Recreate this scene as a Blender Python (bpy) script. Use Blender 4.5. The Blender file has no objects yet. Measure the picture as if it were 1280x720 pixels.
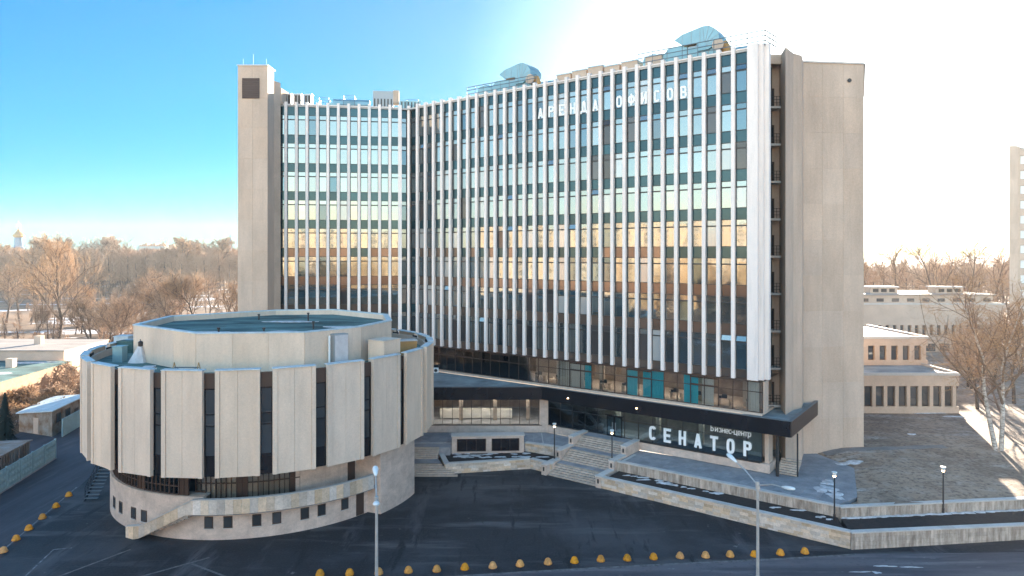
import bpy, math, random
import numpy as np
from mathutils import Matrix, Vector
random.seed(7)
R = math.radians
sc = bpy.context.scene
col = sc.collection

# ------------------------------------------------------------------ camera, sky, sun, exposure
CAMZ = 23.4
cam = bpy.data.objects.new("camera", bpy.data.cameras.new("camera"))
cam.data.sensor_width = 36.0
cam.data.lens = 36.0 * 853 / 1280
cam.data.shift_y = -44 / 1280
cam.data.clip_start = 0.5
cam.data.clip_end = 9000
cam.location = (0, 0, CAMZ)
cam.rotation_euler = (R(90), 0, 0)
col.objects.link(cam)
sc.camera = cam

SUN_AZ, SUN_EL = R(22), R(12)          # measured from +Y towards +X
world = bpy.data.worlds.new("World")
sc.world = world
world.use_nodes = True
wn, wl = world.node_tree.nodes, world.node_tree.links
bg = wn["Background"]
sky = wn.new("ShaderNodeTexSky")
sky.sky_type = 'NISHITA'
sky.sun_disc = False
sky.sun_elevation = SUN_EL
sky.sun_rotation = SUN_AZ
sky.altitude = 50
sky.air_density = 0.85
sky.dust_density = 1.0
sky.ozone_density = 3.0
gm = wn.new("ShaderNodeGamma"); gm.inputs[1].default_value = 0.7
hs = wn.new("ShaderNodeHueSaturation"); hs.inputs["Saturation"].default_value = 1.22
wl.new(sky.outputs[0], gm.inputs[0]); wl.new(gm.outputs[0], hs.inputs["Color"]); # sky tint by sun angle: deepest blue to the side, brightened and warmed opposite to light the shaded facades
SKY_TINT = [(1.70, 1.18, 0.84, 1), (0.80, 0.74, 0.68, 1), (0.04, 0.22, 0.32, 1), (0.07, 0.22, 0.29, 1), (0.10, 0.19, 0.225, 1), (0.28, 0.32, 0.33, 1)]
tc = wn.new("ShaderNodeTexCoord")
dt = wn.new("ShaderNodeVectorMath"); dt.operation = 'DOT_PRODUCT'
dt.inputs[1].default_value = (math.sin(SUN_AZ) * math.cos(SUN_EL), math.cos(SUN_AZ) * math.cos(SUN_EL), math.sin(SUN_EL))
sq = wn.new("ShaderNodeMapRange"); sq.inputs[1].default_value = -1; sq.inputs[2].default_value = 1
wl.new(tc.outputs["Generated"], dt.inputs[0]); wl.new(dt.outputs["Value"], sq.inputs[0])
tint_ramp = wn.new("ShaderNodeValToRGB"); cr_ = tint_ramp.color_ramp
cr_.elements[0].position = 0.08; cr_.elements[0].color = SKY_TINT[0]
cr_.elements[1].position = 1.0; cr_.elements[1].color = SKY_TINT[5]
for p_, c_ in ((0.40, SKY_TINT[1]), (0.72, SKY_TINT[2]), (0.86, SKY_TINT[3]), (0.95, SKY_TINT[4])):
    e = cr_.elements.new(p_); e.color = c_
wl.new(sq.outputs[0], tint_ramp.inputs[0])
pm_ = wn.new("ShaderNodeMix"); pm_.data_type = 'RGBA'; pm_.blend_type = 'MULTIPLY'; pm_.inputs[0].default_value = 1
wl.new(hs.outputs[0], pm_.inputs[6]); wl.new(tint_ramp.outputs[0], pm_.inputs[7])
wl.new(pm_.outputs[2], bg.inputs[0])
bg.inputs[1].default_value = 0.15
sun = bpy.data.objects.new("sun", bpy.data.lights.new("sun", 'SUN'))
sun.data.energy = 3.7
sun.data.angle = R(0.6)
sun.data.color = (1.0, 0.84, 0.66)
sd = Vector((math.sin(SUN_AZ) * math.cos(SUN_EL), math.cos(SUN_AZ) * math.cos(SUN_EL), math.sin(SUN_EL)))
sun.rotation_euler = sd.to_track_quat('Z', 'Y').to_euler()
col.objects.link(sun)
sc.view_settings.view_transform = 'Standard'
sc.view_settings.look = 'None'
sc.view_settings.gamma = 1
sc.view_settings.exposure = 3.2
sc.cycles.max_bounces = 6
sc.cycles.transparent_max_bounces = 12

# ------------------------------------------------------------------ materials
MATS = {}
def mat(name, color, rough=0.8, metal=0.0, spec=0.5, noise=0.0, nscale=1.0, nstretch=(1, 1, 1), color2=None,
        bump=0.0, bscale=8.0, rnd=0.0, rndhue=0.0, grain=0.0, streak=0.0):
    m = bpy.data.materials.new(name)
    m.use_nodes = True
    N, L = m.node_tree.nodes, m.node_tree.links
    p = N["Principled BSDF"]
    p.inputs["Roughness"].default_value = rough
    p.inputs["Metallic"].default_value = metal
    p.inputs["Specular IOR Level"].default_value = spec
    c = (*color, 1)
    p.inputs["Base Color"].default_value = c
    geo = N.new("ShaderNodeNewGeometry")
    out = None
    if noise or color2:
        mp = N.new("ShaderNodeMapping"); mp.inputs["Scale"].default_value = nstretch
        L.new(geo.outputs["Position"], mp.inputs[0])
        nt = N.new("ShaderNodeTexNoise"); nt.inputs["Scale"].default_value = nscale
        nt.inputs["Detail"].default_value = 8; nt.inputs["Roughness"].default_value = 0.62
        L.new(mp.outputs[0], nt.inputs[0])
        cr = N.new("ShaderNodeValToRGB")
        cr.color_ramp.elements[0].position = 0.34; cr.color_ramp.elements[1].position = 0.68
        c2 = color2 or tuple(x * (1 - noise) for x in color)
        cr.color_ramp.elements[0].color = (*c2, 1); cr.color_ramp.elements[1].color = c
        L.new(nt.outputs[0], cr.inputs[0])
        out = cr.outputs[0]
    if grain:
        g = N.new("ShaderNodeTexNoise"); g.inputs["Scale"].default_value = 6; g.inputs["Detail"].default_value = 6
        g.inputs["Roughness"].default_value = 0.75
        L.new(geo.outputs["Position"], g.inputs[0])
        mr = N.new("ShaderNodeMapRange"); mr.inputs[1].default_value = 0.25; mr.inputs[2].default_value = 0.75
        mr.inputs[3].default_value = 1 - grain; mr.inputs[4].default_value = 1 + grain
        L.new(g.outputs[0], mr.inputs[0])
        mx = N.new("ShaderNodeMix"); mx.data_type = 'RGBA'; mx.blend_type = 'MULTIPLY'
        mx.inputs[0].default_value = 1
        if out: L.new(out, mx.inputs[6])
        else: mx.inputs[6].default_value = c
        L.new(mr.outputs[0], mx.inputs[7])
        out = mx.outputs[2]
    if streak:
        mp2 = N.new("ShaderNodeMapping"); mp2.inputs["Scale"].default_value = (1.7, 1.7, 0.14)
        L.new(geo.outputs["Position"], mp2.inputs[0])
        g = N.new("ShaderNodeTexNoise"); g.inputs["Scale"].default_value = 1.0; g.inputs["Detail"].default_value = 7
        g.inputs["Roughness"].default_value = 0.7
        L.new(mp2.outputs[0], g.inputs[0])
        mr = N.new("ShaderNodeMapRange"); mr.inputs[1].default_value = 0.50; mr.inputs[2].default_value = 0.72
        mr.inputs[3].default_value = 1; mr.inputs[4].default_value = 1 - streak
        L.new(g.outputs[0], mr.inputs[0])
        mx = N.new("ShaderNodeMix"); mx.data_type = 'RGBA'; mx.blend_type = 'MULTIPLY'; mx.inputs[0].default_value = 1
        if out: L.new(out, mx.inputs[6])
        else: mx.inputs[6].default_value = c
        L.new(mr.outputs[0], mx.inputs[7])
        out = mx.outputs[2]
    if rnd:
        oi = N.new("ShaderNodeObjectInfo")
        mr = N.new("ShaderNodeMapRange"); mr.inputs[3].default_value = 1 - rnd; mr.inputs[4].default_value = 1 + rnd
        L.new(oi.outputs["Random"], mr.inputs[0])
        hs = N.new("ShaderNodeHueSaturation")
        if out: L.new(out, hs.inputs["Color"])
        else: hs.inputs["Color"].default_value = c
        L.new(mr.outputs[0], hs.inputs["Value"])
        if rndhue:
            mm = N.new("ShaderNodeMath"); mm.operation = 'MULTIPLY'; mm.inputs[1].default_value = 7.31
            fr = N.new("ShaderNodeMath"); fr.operation = 'FRACT'
            L.new(oi.outputs["Random"], mm.inputs[0]); L.new(mm.outputs[0], fr.inputs[0])
            m2 = N.new("ShaderNodeMapRange"); m2.inputs[3].default_value = 1 - rndhue; m2.inputs[4].default_value = 1 + rndhue
            L.new(fr.outputs[0], m2.inputs[0]); L.new(m2.outputs[0], hs.inputs["Saturation"])
        out = hs.outputs[0]
    if out: L.new(out, p.inputs["Base Color"])
    if bump:
        b = N.new("ShaderNodeTexNoise"); b.inputs["Scale"].default_value = bscale; b.inputs["Detail"].default_value = 6
        L.new(geo.outputs["Position"], b.inputs[0])
        bp = N.new("ShaderNodeBump"); bp.inputs["Strength"].default_value = bump; bp.inputs["Distance"].default_value = 0.05
        L.new(b.outputs[0], bp.inputs["Height"]); L.new(bp.outputs[0], p.inputs["Normal"])
    MATS[name] = m
    return m

def emat(name, color, strength):
    m = mat(name, color)
    p = m.node_tree.nodes["Principled BSDF"]
    p.inputs["Emission Color"].default_value = (*color, 1)
    p.inputs["Emission Strength"].default_value = strength
    return m

mat("concrete", (0.62, 0.48, 0.375), 0.9, streak=0.10, noise=0.22, nscale=0.35, nstretch=(1, 1, 0.35), grain=0.12, bump=0.25, rnd=0.05, rndhue=0.05)
mat("drum_panel", (0.74, 0.595, 0.465), 0.85, streak=0.10, noise=0.16, nscale=0.5, nstretch=(1, 1, 0.3), grain=0.10, bump=0.2, rnd=0.06, rndhue=0.08)
mat("travertine", (0.68, 0.55, 0.46), 0.8, streak=0.15, noise=0.3, nscale=0.8, nstretch=(1, 1, 1.5), grain=0.16, bump=0.3, rnd=0.05)
mat("stone_block", (0.64, 0.53, 0.42), 0.85, noise=0.22, nscale=1.5, grain=0.18, bump=0.4, rnd=0.22, rndhue=0.45)
mat("streaked_stone", (0.60, 0.52, 0.44), 0.85, color2=(0.24, 0.19, 0.15), nscale=1.3, nstretch=(2.5, 2.5, 0.35), grain=0.18, bump=0.3, rnd=0.12)
mat("cap_stone", (0.55, 0.53, 0.50), 0.7, noise=0.15, nscale=1.0, grain=0.12, rnd=0.10)
mat("white_fin", (0.86, 0.78, 0.73), 0.5, streak=0.16, noise=0.10, nscale=0.5, nstretch=(1, 1, 0.15), grain=0.04, rnd=0.03)
mat("dark_frame", (0.030, 0.028, 0.028), 0.4)
mat("brown_frame", (0.060, 0.035, 0.025), 0.5)
mat("black_metal", (0.014, 0.014, 0.018), 0.25, noise=0.3, nscale=0.6, spec=0.5)
mat("roof_dark", (0.10, 0.13, 0.14), 0.6, color2=(0.30, 0.36, 0.38), nscale=0.35, grain=0.2)
mat("roof_frost", (0.13, 0.25, 0.24), 0.9, color2=(0.015, 0.045, 0.045), nscale=0.30, nstretch=(0.6, 1.4, 1), grain=0.25)
mat("frost_rim", (0.58, 0.68, 0.72), 0.6, noise=0.3, nscale=1.2, grain=0.15)
mat("snow", (0.66, 0.67, 0.69), 0.8, color2=(0.36, 0.34, 0.33), nscale=1.8, grain=0.15, bump=0.4, bscale=3)
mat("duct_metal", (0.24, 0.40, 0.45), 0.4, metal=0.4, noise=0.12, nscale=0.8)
mat("grey_metal", (0.32, 0.35, 0.37), 0.45, metal=0.4, rnd=0.1)
mat("rail_metal", (0.12, 0.15, 0.17), 0.5, metal=0.3)
mat("pole_metal", (0.52, 0.52, 0.50), 0.4, metal=0.3, noise=0.2, nscale=3)
mat("lamp_white", (0.75, 0.80, 0.80), 0.35)
mat("letter_white", (0.85, 0.88, 0.88), 0.5)
mat("yellow_paint", (0.72, 0.31, 0.03), 0.65, noise=0.45, nscale=5, rnd=0.18, rndhue=0.15)
mat("brick", (0.42, 0.27, 0.18), 0.9, noise=0.25, nscale=1.0, grain=0.2, rnd=0.06)
mat("tan_render", (0.60, 0.46, 0.35), 0.9, noise=0.2, nscale=0.4, grain=0.12)
mat("cream_render", (0.62, 0.50, 0.40), 0.9, noise=0.2, nscale=0.3, grain=0.1)
mat("shed_wall", (0.36, 0.33, 0.29), 0.9, color2=(0.20, 0.12, 0.07), nscale=0.9, grain=0.2)
mat("corrugated", (0.30, 0.31, 0.31), 0.5, metal=0.2, color2=(0.20, 0.13, 0.09), nscale=0.5, grain=0.2, rnd=0.15)
mat("fence_concrete", (0.30, 0.46, 0.50), 0.8, noise=0.2, nscale=0.6, grain=0.15, rnd=0.06)
mat("soil", (0.045, 0.030, 0.024), 0.95, noise=0.4, nscale=2.5, grain=0.3, bump=0.8, bscale=5)
mat("paving", (0.32, 0.32, 0.33), 0.75, color2=(0.20, 0.205, 0.22), nscale=0.8, grain=0.16, rnd=0.10, bump=0.1)
mat("step_stone", (0.50, 0.42, 0.35), 0.8, noise=0.3, nscale=1.4, grain=0.18, rnd=0.12)
mat("bark", (0.10, 0.072, 0.055), 0.9, noise=0.4, nscale=2)
mat("twig", (0.46, 0.30, 0.18), 0.85, noise=0.3, nscale=0.6, rnd=0.30, rndhue=0.25)
mat("branch", (0.20, 0.135, 0.095), 0.9, noise=0.3, nscale=1)
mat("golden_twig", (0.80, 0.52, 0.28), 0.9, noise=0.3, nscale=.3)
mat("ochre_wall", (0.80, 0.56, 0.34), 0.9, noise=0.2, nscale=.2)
mat("wood_mass", (0.44, 0.29, 0.19), 0.9, color2=(0.27, 0.18, 0.12), nscale=0.03)
mat("wood_trunk", (0.09, 0.07, 0.065), 0.9, noise=0.4, nscale=0.3)
mat("birch_bark", (0.72, 0.66, 0.58), 0.7, color2=(0.14, 0.11, 0.09), nscale=2.5, nstretch=(1, 1, 2.5))
mat("spruce", (0.022, 0.035, 0.026), 0.9, noise=0.4, nscale=1)
mat("teal_fabric", (0.05, 0.55, 0.66), 0.8)
mat("white_fabric", (0.72, 0.68, 0.62), 0.9)
mat("interior", (0.32, 0.24, 0.18), 0.9, noise=0.5, nscale=0.9)
mat("interior_dark", (0.06, 0.05, 0.045), 0.9, noise=0.5, nscale=0.6)
mat("curtain_grey", (0.62, 0.50, 0.40), 0.9, noise=0.2, nscale=3, nstretch=(4, 4, 0.2), rnd=0.2)
mat("spandrel_glass", (0.028, 0.07, 0.085), 0.15, metal=0.5, rnd=0.22, noise=0.15, nscale=0.3)
mat("spandrel_brown", (0.15, 0.115, 0.095), 0.15, metal=0.5, rnd=0.2)
mat("tower_pane", (0.24, 0.28, 0.29), 0.035, metal=0.85, bump=0.10, bscale=0.9, rnd=0.10, rndhue=0.3)
mat("pane_dim", (0.12, 0.165, 0.19), 0.04, metal=0.8, bump=0.1, bscale=0.9, rnd=0.2, rndhue=0.3)
mat("pane_blind", (0.40, 0.42, 0.42), 0.12, metal=0.35, rnd=0.15)
mat("pane_dark", (0.085, 0.08, 0.08), 0.05, metal=0.5, rnd=0.3)
mat("dark_pane", (0.12, 0.13, 0.14), 0.05, metal=0.6, rnd=0.35)
mat("ochre", (0.42, 0.24, 0.09), 0.9, noise=0.2)
mat("old_roof", (0.42, 0.38, 0.34), 0.8, color2=(0.25, 0.22, 0.20), nscale=0.3, nstretch=(.4, 2, 1), grain=0.2)
mat("path_grey", (0.26, 0.23, 0.21), 0.9, noise=0.3, nscale=1.0, grain=0.2)
mat("tarp", (0.62, 0.60, 0.60), 0.8, noise=0.2, nscale=2)
mat("grille", (0.06, 0.035, 0.032), 0.6)
mat("gold", (0.42, 0.24, 0.07), 0.35, metal=0.6)
mat("blue_paint", (0.03, 0.22, 0.36), 0.6)
emat("lamp_glow", (1.0, 0.62, 0.30), 3.0)

emat("tube_lamp", (1.0, 0.90, 0.78), 3.0)

def glass_mat(name, tint, refl):
    m = bpy.data.materials.new(name); m.use_nodes = True
    N, L = m.node_tree.nodes, m.node_tree.links
    N.remove(N["Principled BSDF"])
    t = N.new("ShaderNodeBsdfTransparent"); t.inputs[0].default_value = (*tint, 1)
    g = N.new("ShaderNodeBsdfGlossy"); g.inputs["Roughness"].default_value = 0.03
    g.inputs[0].default_value = (0.9, 0.95, 1, 1)
    fr = N.new("ShaderNodeFresnel"); fr.inputs[0].default_value = refl
    mx = N.new("ShaderNodeMixShader")
    L.new(fr.outputs[0], mx.inputs[0]); L.new(t.outputs[0], mx.inputs[1]); L.new(g.outputs[0], mx.inputs[2])
    L.new(mx.outputs[0], N["Material Output"].inputs[0])
    MATS[name] = m
glass_mat("clear_glass", (0.88, 0.90, 0.90), 1.7)
glass_mat("dim_glass", (0.66, 0.78, 0.82), 1.9)

def ground_mat(name, base, layers, rough=0.9, bump=0.3):
    """base colour + list of (colour, scale, stretch, lo, hi) noise layers"""
    m = bpy.data.materials.new(name); m.use_nodes = True
    N, L = m.node_tree.nodes, m.node_tree.links
    p = N["Principled BSDF"]; p.inputs["Roughness"].default_value = rough
    geo = N.new("ShaderNodeNewGeometry")
    prev = None
    for k, (c, s, st, lo, hi) in enumerate(layers):
        mp = N.new("ShaderNodeMapping"); mp.inputs["Scale"].default_value = st[:3]
        mp.inputs["Location"].default_value = (k * 17.3, k * 5.1, 0)
        if len(st) > 3: mp.inputs["Rotation"].default_value = (0, 0, st[3])
        L.new(geo.outputs["Position"], mp.inputs[0])
        nt = N.new("ShaderNodeTexNoise"); nt.inputs["Scale"].default_value = s; nt.inputs["Detail"].default_value = 9
        nt.inputs["Roughness"].default_value = 0.65
        L.new(mp.outputs[0], nt.inputs[0])
        mr = N.new("ShaderNodeMapRange"); mr.inputs[1].default_value = lo; mr.inputs[2].default_value = hi
        L.new(nt.outputs[0], mr.inputs[0])
        mx = N.new("ShaderNodeMix"); mx.data_type = 'RGBA'
        L.new(mr.outputs[0], mx.inputs[0])
        if prev: L.new(prev, mx.inputs[6])
        else: mx.inputs[6].default_value = (*base, 1)
        mx.inputs[7].default_value = (*c, 1)
        prev = mx.outputs[2]
    L.new(prev, p.inputs["Base Color"])
    b = N.new("ShaderNodeTexNoise"); b.inputs["Scale"].default_value = 4; b.inputs["Detail"].default_value = 8
    L.new(geo.outputs["Position"], b.inputs[0])
    bp = N.new("ShaderNodeBump"); bp.inputs["Strength"].default_value = bump; bp.inputs["Distance"].default_value = 0.08
    L.new(b.outputs[0], bp.inputs["Height"]); L.new(bp.outputs[0], p.inputs["Normal"])
    MATS[name] = m
ground_mat("park_ground", (0.20, 0.125, 0.075),
           [((0.09, 0.06, 0.04), 0.05, (1, 1, 1), .45, .6), ((0.24, 0.16, 0.09), 0.3, (1, 1, 1), .5, .7),
            ((0.60, 0.62, 0.66), 0.030, (1, 1.8, 1), .565, .60)])
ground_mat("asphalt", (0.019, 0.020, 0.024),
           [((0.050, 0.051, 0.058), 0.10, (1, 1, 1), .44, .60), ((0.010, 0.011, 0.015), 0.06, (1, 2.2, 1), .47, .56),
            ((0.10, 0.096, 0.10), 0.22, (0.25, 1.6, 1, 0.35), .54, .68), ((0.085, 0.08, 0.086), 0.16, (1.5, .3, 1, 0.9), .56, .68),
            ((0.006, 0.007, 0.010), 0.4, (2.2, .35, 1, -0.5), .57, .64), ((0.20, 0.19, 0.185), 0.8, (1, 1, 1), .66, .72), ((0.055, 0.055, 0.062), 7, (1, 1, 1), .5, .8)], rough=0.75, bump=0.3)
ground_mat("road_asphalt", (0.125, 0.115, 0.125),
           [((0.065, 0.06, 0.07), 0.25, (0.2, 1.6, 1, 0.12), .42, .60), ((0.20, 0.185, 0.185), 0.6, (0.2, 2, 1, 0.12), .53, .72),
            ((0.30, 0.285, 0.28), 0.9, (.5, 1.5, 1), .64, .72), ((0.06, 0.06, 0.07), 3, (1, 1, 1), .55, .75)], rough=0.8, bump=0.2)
ground_mat("lane_asphalt", (0.062, 0.060, 0.072),
           [((0.036, 0.034, 0.042), 0.3, (2.2, 0.3, 1, 0.15), .42, .62), ((0.11, 0.11, 0.115), 0.6, (2.6, 0.2, 1, 0.15), .55, .75)], rough=0.75, bump=0.15)
ground_mat("lawn", (0.36, 0.265, 0.19),
           [((0.22, 0.155, 0.11), 0.14, (1, 1, 1), .42, .60), ((0.38, 0.31, 0.25), 0.7, (1, 1, 1), .5, .70),
            ((0.42, 0.38, 0.34), 0.16, (.5, 2.0, 1), .56, .68), ((0.13, 0.09, 0.065), 2.4, (1, 1, 1), .48, .66)], bump=0.7)

# ------------------------------------------------------------------ mesh and object helpers
class MB:
    def __init__(s): s.v = []; s.f = []; s.m = []
    def add(s, vs, fs, mi=0):
        b = len(s.v); s.v += [tuple(v) for v in vs]
        for f in fs: s.f.append(tuple(b + i for i in f)); s.m.append(mi)
        return s
    def box(s, x0, y0, z0, x1, y1, z1, M=None, mi=0):
        vs = [Vector(p) for p in ((x0, y0, z0), (x1, y0, z0), (x1, y1, z0), (x0, y1, z0), (x0, y0, z1), (x1, y0, z1), (x1, y1, z1), (x0, y1, z1))]
        if M: vs = [M @ v for v in vs]
        return s.add(vs, [(0, 3, 2, 1), (4, 5, 6, 7), (0, 1, 5, 4), (1, 2, 6, 5), (2, 3, 7, 6), (3, 0, 4, 7)], mi)
    def prism(s, pts, z0, z1, mi=0):
        """extrude a plan polygon; z0/z1 numbers or per-point lists"""
        n = len(pts)
        a = sum(pts[i][0] * pts[(i + 1) % n][1] - pts[(i + 1) % n][0] * pts[i][1] for i in range(n))
        Z0 = z0 if hasattr(z0, '__len__') else [z0] * n
        Z1 = z1 if hasattr(z1, '__len__') else [z1] * n
        idx = list(range(n)) if a > 0 else list(range(n))[::-1]
        vs = [(pts[i][0], pts[i][1], Z0[i]) for i in idx] + [(pts[i][0], pts[i][1], Z1[i]) for i in idx]
        fs = [tuple(range(n - 1, -1, -1)), tuple(range(n, 2 * n))] + [(i, (i + 1) % n, n + (i + 1) % n, n + i) for i in range(n)]
        return s.add(vs, fs, mi)
    def tube(s, p0, p1, r0, r1=None, n=6, caps=True, mi=0):
        p0, p1 = Vector(p0), Vector(p1)
        r1 = r0 if r1 is None else r1
        d = (p1 - p0)
        if d.length < 1e-6: return s
        d.normalize()
        u = d.orthogonal().normalized(); w = d.cross(u)
        vs = [p0 + (u * math.cos(a) + w * math.sin(a)) * r0 for a in [2 * math.pi * i / n for i in range(n)]]
        vs += [p1 + (u * math.cos(a) + w * math.sin(a)) * r1 for a in [2 * math.pi * i / n for i in range(n)]]
        fs = [(i, (i + 1) % n, n + (i + 1) % n, n + i) for i in range(n)]
        if caps: fs += [tuple(range(n - 1, -1, -1)), tuple(range(n, 2 * n))]
        return s.add(vs, fs, mi)
    def lathe(s, prof, n=12, c=(0, 0, 0), mi=0):
        vs = []
        for r, z in prof:
            vs += [(c[0] + r * math.cos(2 * math.pi * i / n), c[1] + r * math.sin(2 * math.pi * i / n), c[2] + z) for i in range(n)]
        fs = []
        for k in range(len(prof) - 1):
            fs += [(k * n + i, k * n + (i + 1) % n, (k + 1) * n + (i + 1) % n, (k + 1) * n + i) for i in range(n)]
        fs += [tuple(range(n - 1, -1, -1)), tuple(range((len(prof) - 1) * n, len(prof) * n))]
        return s.add(vs, fs, mi)
    def mesh(s, name, mats, smooth=False):
        me = bpy.data.meshes.new(name)
        me.from_pydata(s.v, [], s.f)
        for m in (mats if isinstance(mats, (list, tuple)) else [mats]): me.materials.append(MATS[m])
        if any(s.m): me.polygons.foreach_set("material_index", s.m)
        if smooth: me.polygons.foreach_set("use_smooth", [True] * len(me.polygons))
        me.update()
        return me

WM = {}
def link(name, me, parent=None, world=None):
    o = bpy.data.objects.new(name, me)
    col.objects.link(o)
    W = world if world is not None else Matrix.Identity(4)
    WM[o.name] = W.copy()
    if parent is not None:
        o.parent = parent
        o.matrix_basis = WM[parent.name].inverted() @ W
    else:
        o.matrix_basis = W
    return o
def tag(o, label=None, cat=None, group=None, kind=None):
    if label: o["label"] = label
    if cat: o["category"] = cat
    if group: o["group"] = group
    if kind: o["kind"] = kind
    return o
def thing(name, loc, label, cat, group=None, rz=0):
    o = link(name, None, None, Matrix.Translation(loc) @ Matrix.Rotation(rz, 4, 'Z'))
    o.empty_display_size = 0.5
    return tag(o, label, cat, group)
def build(name, mb, m, parent=None, smooth=False, local=False):
    """mb in world coordinates (or in the parent's own frame when local)"""
    me = mb.mesh(name, m, smooth)
    W = WM[parent.name] if parent is not None else Matrix.Identity(4)
    if parent is not None and not local:
        me.transform(W.inverted())
    return link(name, me, parent, W)
def struct(name, mb, m, kind="structure", label=None):
    return tag(build(name, mb, m), label=label, kind=kind)
def copy_tree(o, W, label=None, parent=None):
    c = o.copy(); col.objects.link(c)
    oldW = WM[o.name]
    WM[c.name] = W.copy()
    if parent is not None:
        c.parent = parent; c.matrix_basis = o.matrix_basis.copy()
    else:
        c.matrix_basis = W
    if label: c["label"] = label
    for ch in o.children:
        copy_tree(ch, W @ ch.matrix_basis, None, c)
    return c
_unit = {}
def unit_box(m):
    if m not in _unit: _unit[m] = MB().box(-.5, -.5, -.5, .5, .5, .5).mesh("box_" + m, m)
    return _unit[m]
def piece(name, parent, M, c, size, m):
    """a shared box as a part: M frame, c centre and size in that frame"""
    W = M @ Matrix.Translation(c) @ Matrix.Diagonal((*size, 1))
    return link(name, unit_box(m), parent, W)
def frame(p0, p1):
    """matrix with origin p0 (plan), X along p0->p1, Y to the left of it (behind the face when walking left to right)"""
    a = math.atan2(p1[1] - p0[1], p1[0] - p0[0])
    return Matrix.Translation((p0[0], p0[1], 0)) @ Matrix.Rotation(a, 4, 'Z')
def G(px, py, z=0.0):
    Y = 853 * (CAMZ - z) / (py - 316)
    return ((px - 640) / 853 * Y, Y)

# ------------------------------------------------------------------ ground
g = MB().add([(-4000, -3000, -.35), (4000, -3000, -.35), (4000, 6000, -.35), (-4000, 6000, -.35)], [(0, 1, 2, 3)])
struct("ground", g, "park_ground")
def gz(x, y): return -0.28 * math.exp(-((x - 27) ** 2 + (y - 52) ** 2) / 260.0)
def sheet(name, m, inside, x0, x1, y0, y1, step, dz, zf=gz):
    nx, ny = int((x1 - x0) / step) + 1, int((y1 - y0) / step) + 1
    mb = MB()
    vs = [(x0 + i * step, y0 + j * step, zf(x0 + i * step, y0 + j * step) + dz) for j in range(ny) for i in range(nx)]
    fs = [(j * nx + i, j * nx + i + 1, (j + 1) * nx + i + 1, (j + 1) * nx + i) for j in range(ny - 1) for i in range(nx - 1)
          if inside(x0 + (i + .5) * step, y0 + (j + .5) * step)]
    mb.add(vs, fs)
    return struct(name, mb, m)
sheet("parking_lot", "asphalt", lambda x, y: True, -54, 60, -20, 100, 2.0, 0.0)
# public road in front: everything nearer than the bollard row
def rb(x): return 49.0 + (x + 7.5) * 0.135 if x < 27 else 53.66 + (x - 27) * 0.0
mb = MB(); xs = [-60 + 3 * i for i in range(70)]
for i, x in enumerate(xs): mb.add([(x, rb(x), gz(x, rb(x)) + .006), (x, 20, gz(x, 20) + .006)], [])
mb.f = [(2 * i, 2 * i + 1, 2 * i + 3, 2 * i + 2) for i in range(len(xs) - 1)]; mb.m = [0] * len(mb.f)
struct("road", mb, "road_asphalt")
mb = MB()
for i, x in enumerate(xs[14:30]): mb.add([(x, rb(x) + .02, gz(x, rb(x)) + .012), (x, rb(x) - .30, gz(x, rb(x) - .3) + .012)], [])
mb.f = [(2 * i, 2 * i + 1, 2 * i + 3, 2 * i + 2) for i in range(15)]; mb.m = [0] * 15
mat("dust_line", (0.20, 0.19, 0.19), 0.9, noise=0.6, nscale=3)
mat("faint_paint", (0.30, 0.31, 0.32), 0.9, color2=(0.06, 0.065, 0.075), nscale=2.2)
struct("road_edge_line", mb, "dust_line")
# lane along the concrete fence
ln = [G(-60, 735), G(4, 690), G(95, 612), G(135, 575)]
mb = MB().add([(ln[0][0], ln[0][1], .006), (ln[1][0], ln[1][1], .006), (ln[2][0], ln[2][1], .006), (ln[3][0], ln[3][1], .006), (ln[3][0] + 2, 100, .006), (-64, 100, .006), (-64, 45, .006)], [(6, 0, 1, 2, 3, 4, 5)])
struct("access_lane", mb, "lane_asphalt")
def line(name, pts, w, m="faint_paint", z=0.012):
    mb = MB()
    for a, b in zip(pts[:-1], pts[1:]):
        a, b = Vector((*a, 0)), Vector((*b, 0)); d = (b - a).normalized(); n = Vector((-d.y, d.x, 0)) * w / 2
        mb.add([(p.x, p.y, z + gz(p.x, p.y)) for p in (a - n, b - n, b + n, a + n)], [(0, 1, 2, 3)])
    return struct(name, mb, m)
line("parking_line", [G(0, 691), G(96, 609)], .12)
line("parking_line", [G(30, 722), G(67, 687), G(90, 685)], .12)
line("parking_line", [G(70, 722), G(163, 687)], .22, "dust_line")
line("parking_line", [G(165, 724), G(262, 697)], .22, "dust_line")
line("parking_line", [G(240, 705), G(285, 722)], .2, "dust_line")

# ------------------------------------------------------------------ the office tower
TZ = 43.9            # top of the fins
FB = 10.9            # bottom of the fins
BAY = 1.502; P0 = (-13.1, 93.8); E1 = (.8058, -.5923)
MR = frame(P0, (P0[0] + E1[0], P0[1] + E1[1]))       # right wing: x = along, -y = outwards
LA, LB_ = (-32.05, 92.3), (-15.55, 94.65)
ML = frame(LA, LB_)
LLEN = math.dist(LA, LB_); LB = LLEN / 12
CM = (-14.45, 95.1)                                   # middle fin of the inner corner
tower = thing("office_tower", (0, 90, 1.8), "eleven storey concrete and glass office tower with white vertical fins and two angled wings", "building")
def W2(M, s, d, z=0):   # d outwards
    v = M @ Vector((s, -d, z)); return (v.x, v.y)

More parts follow.
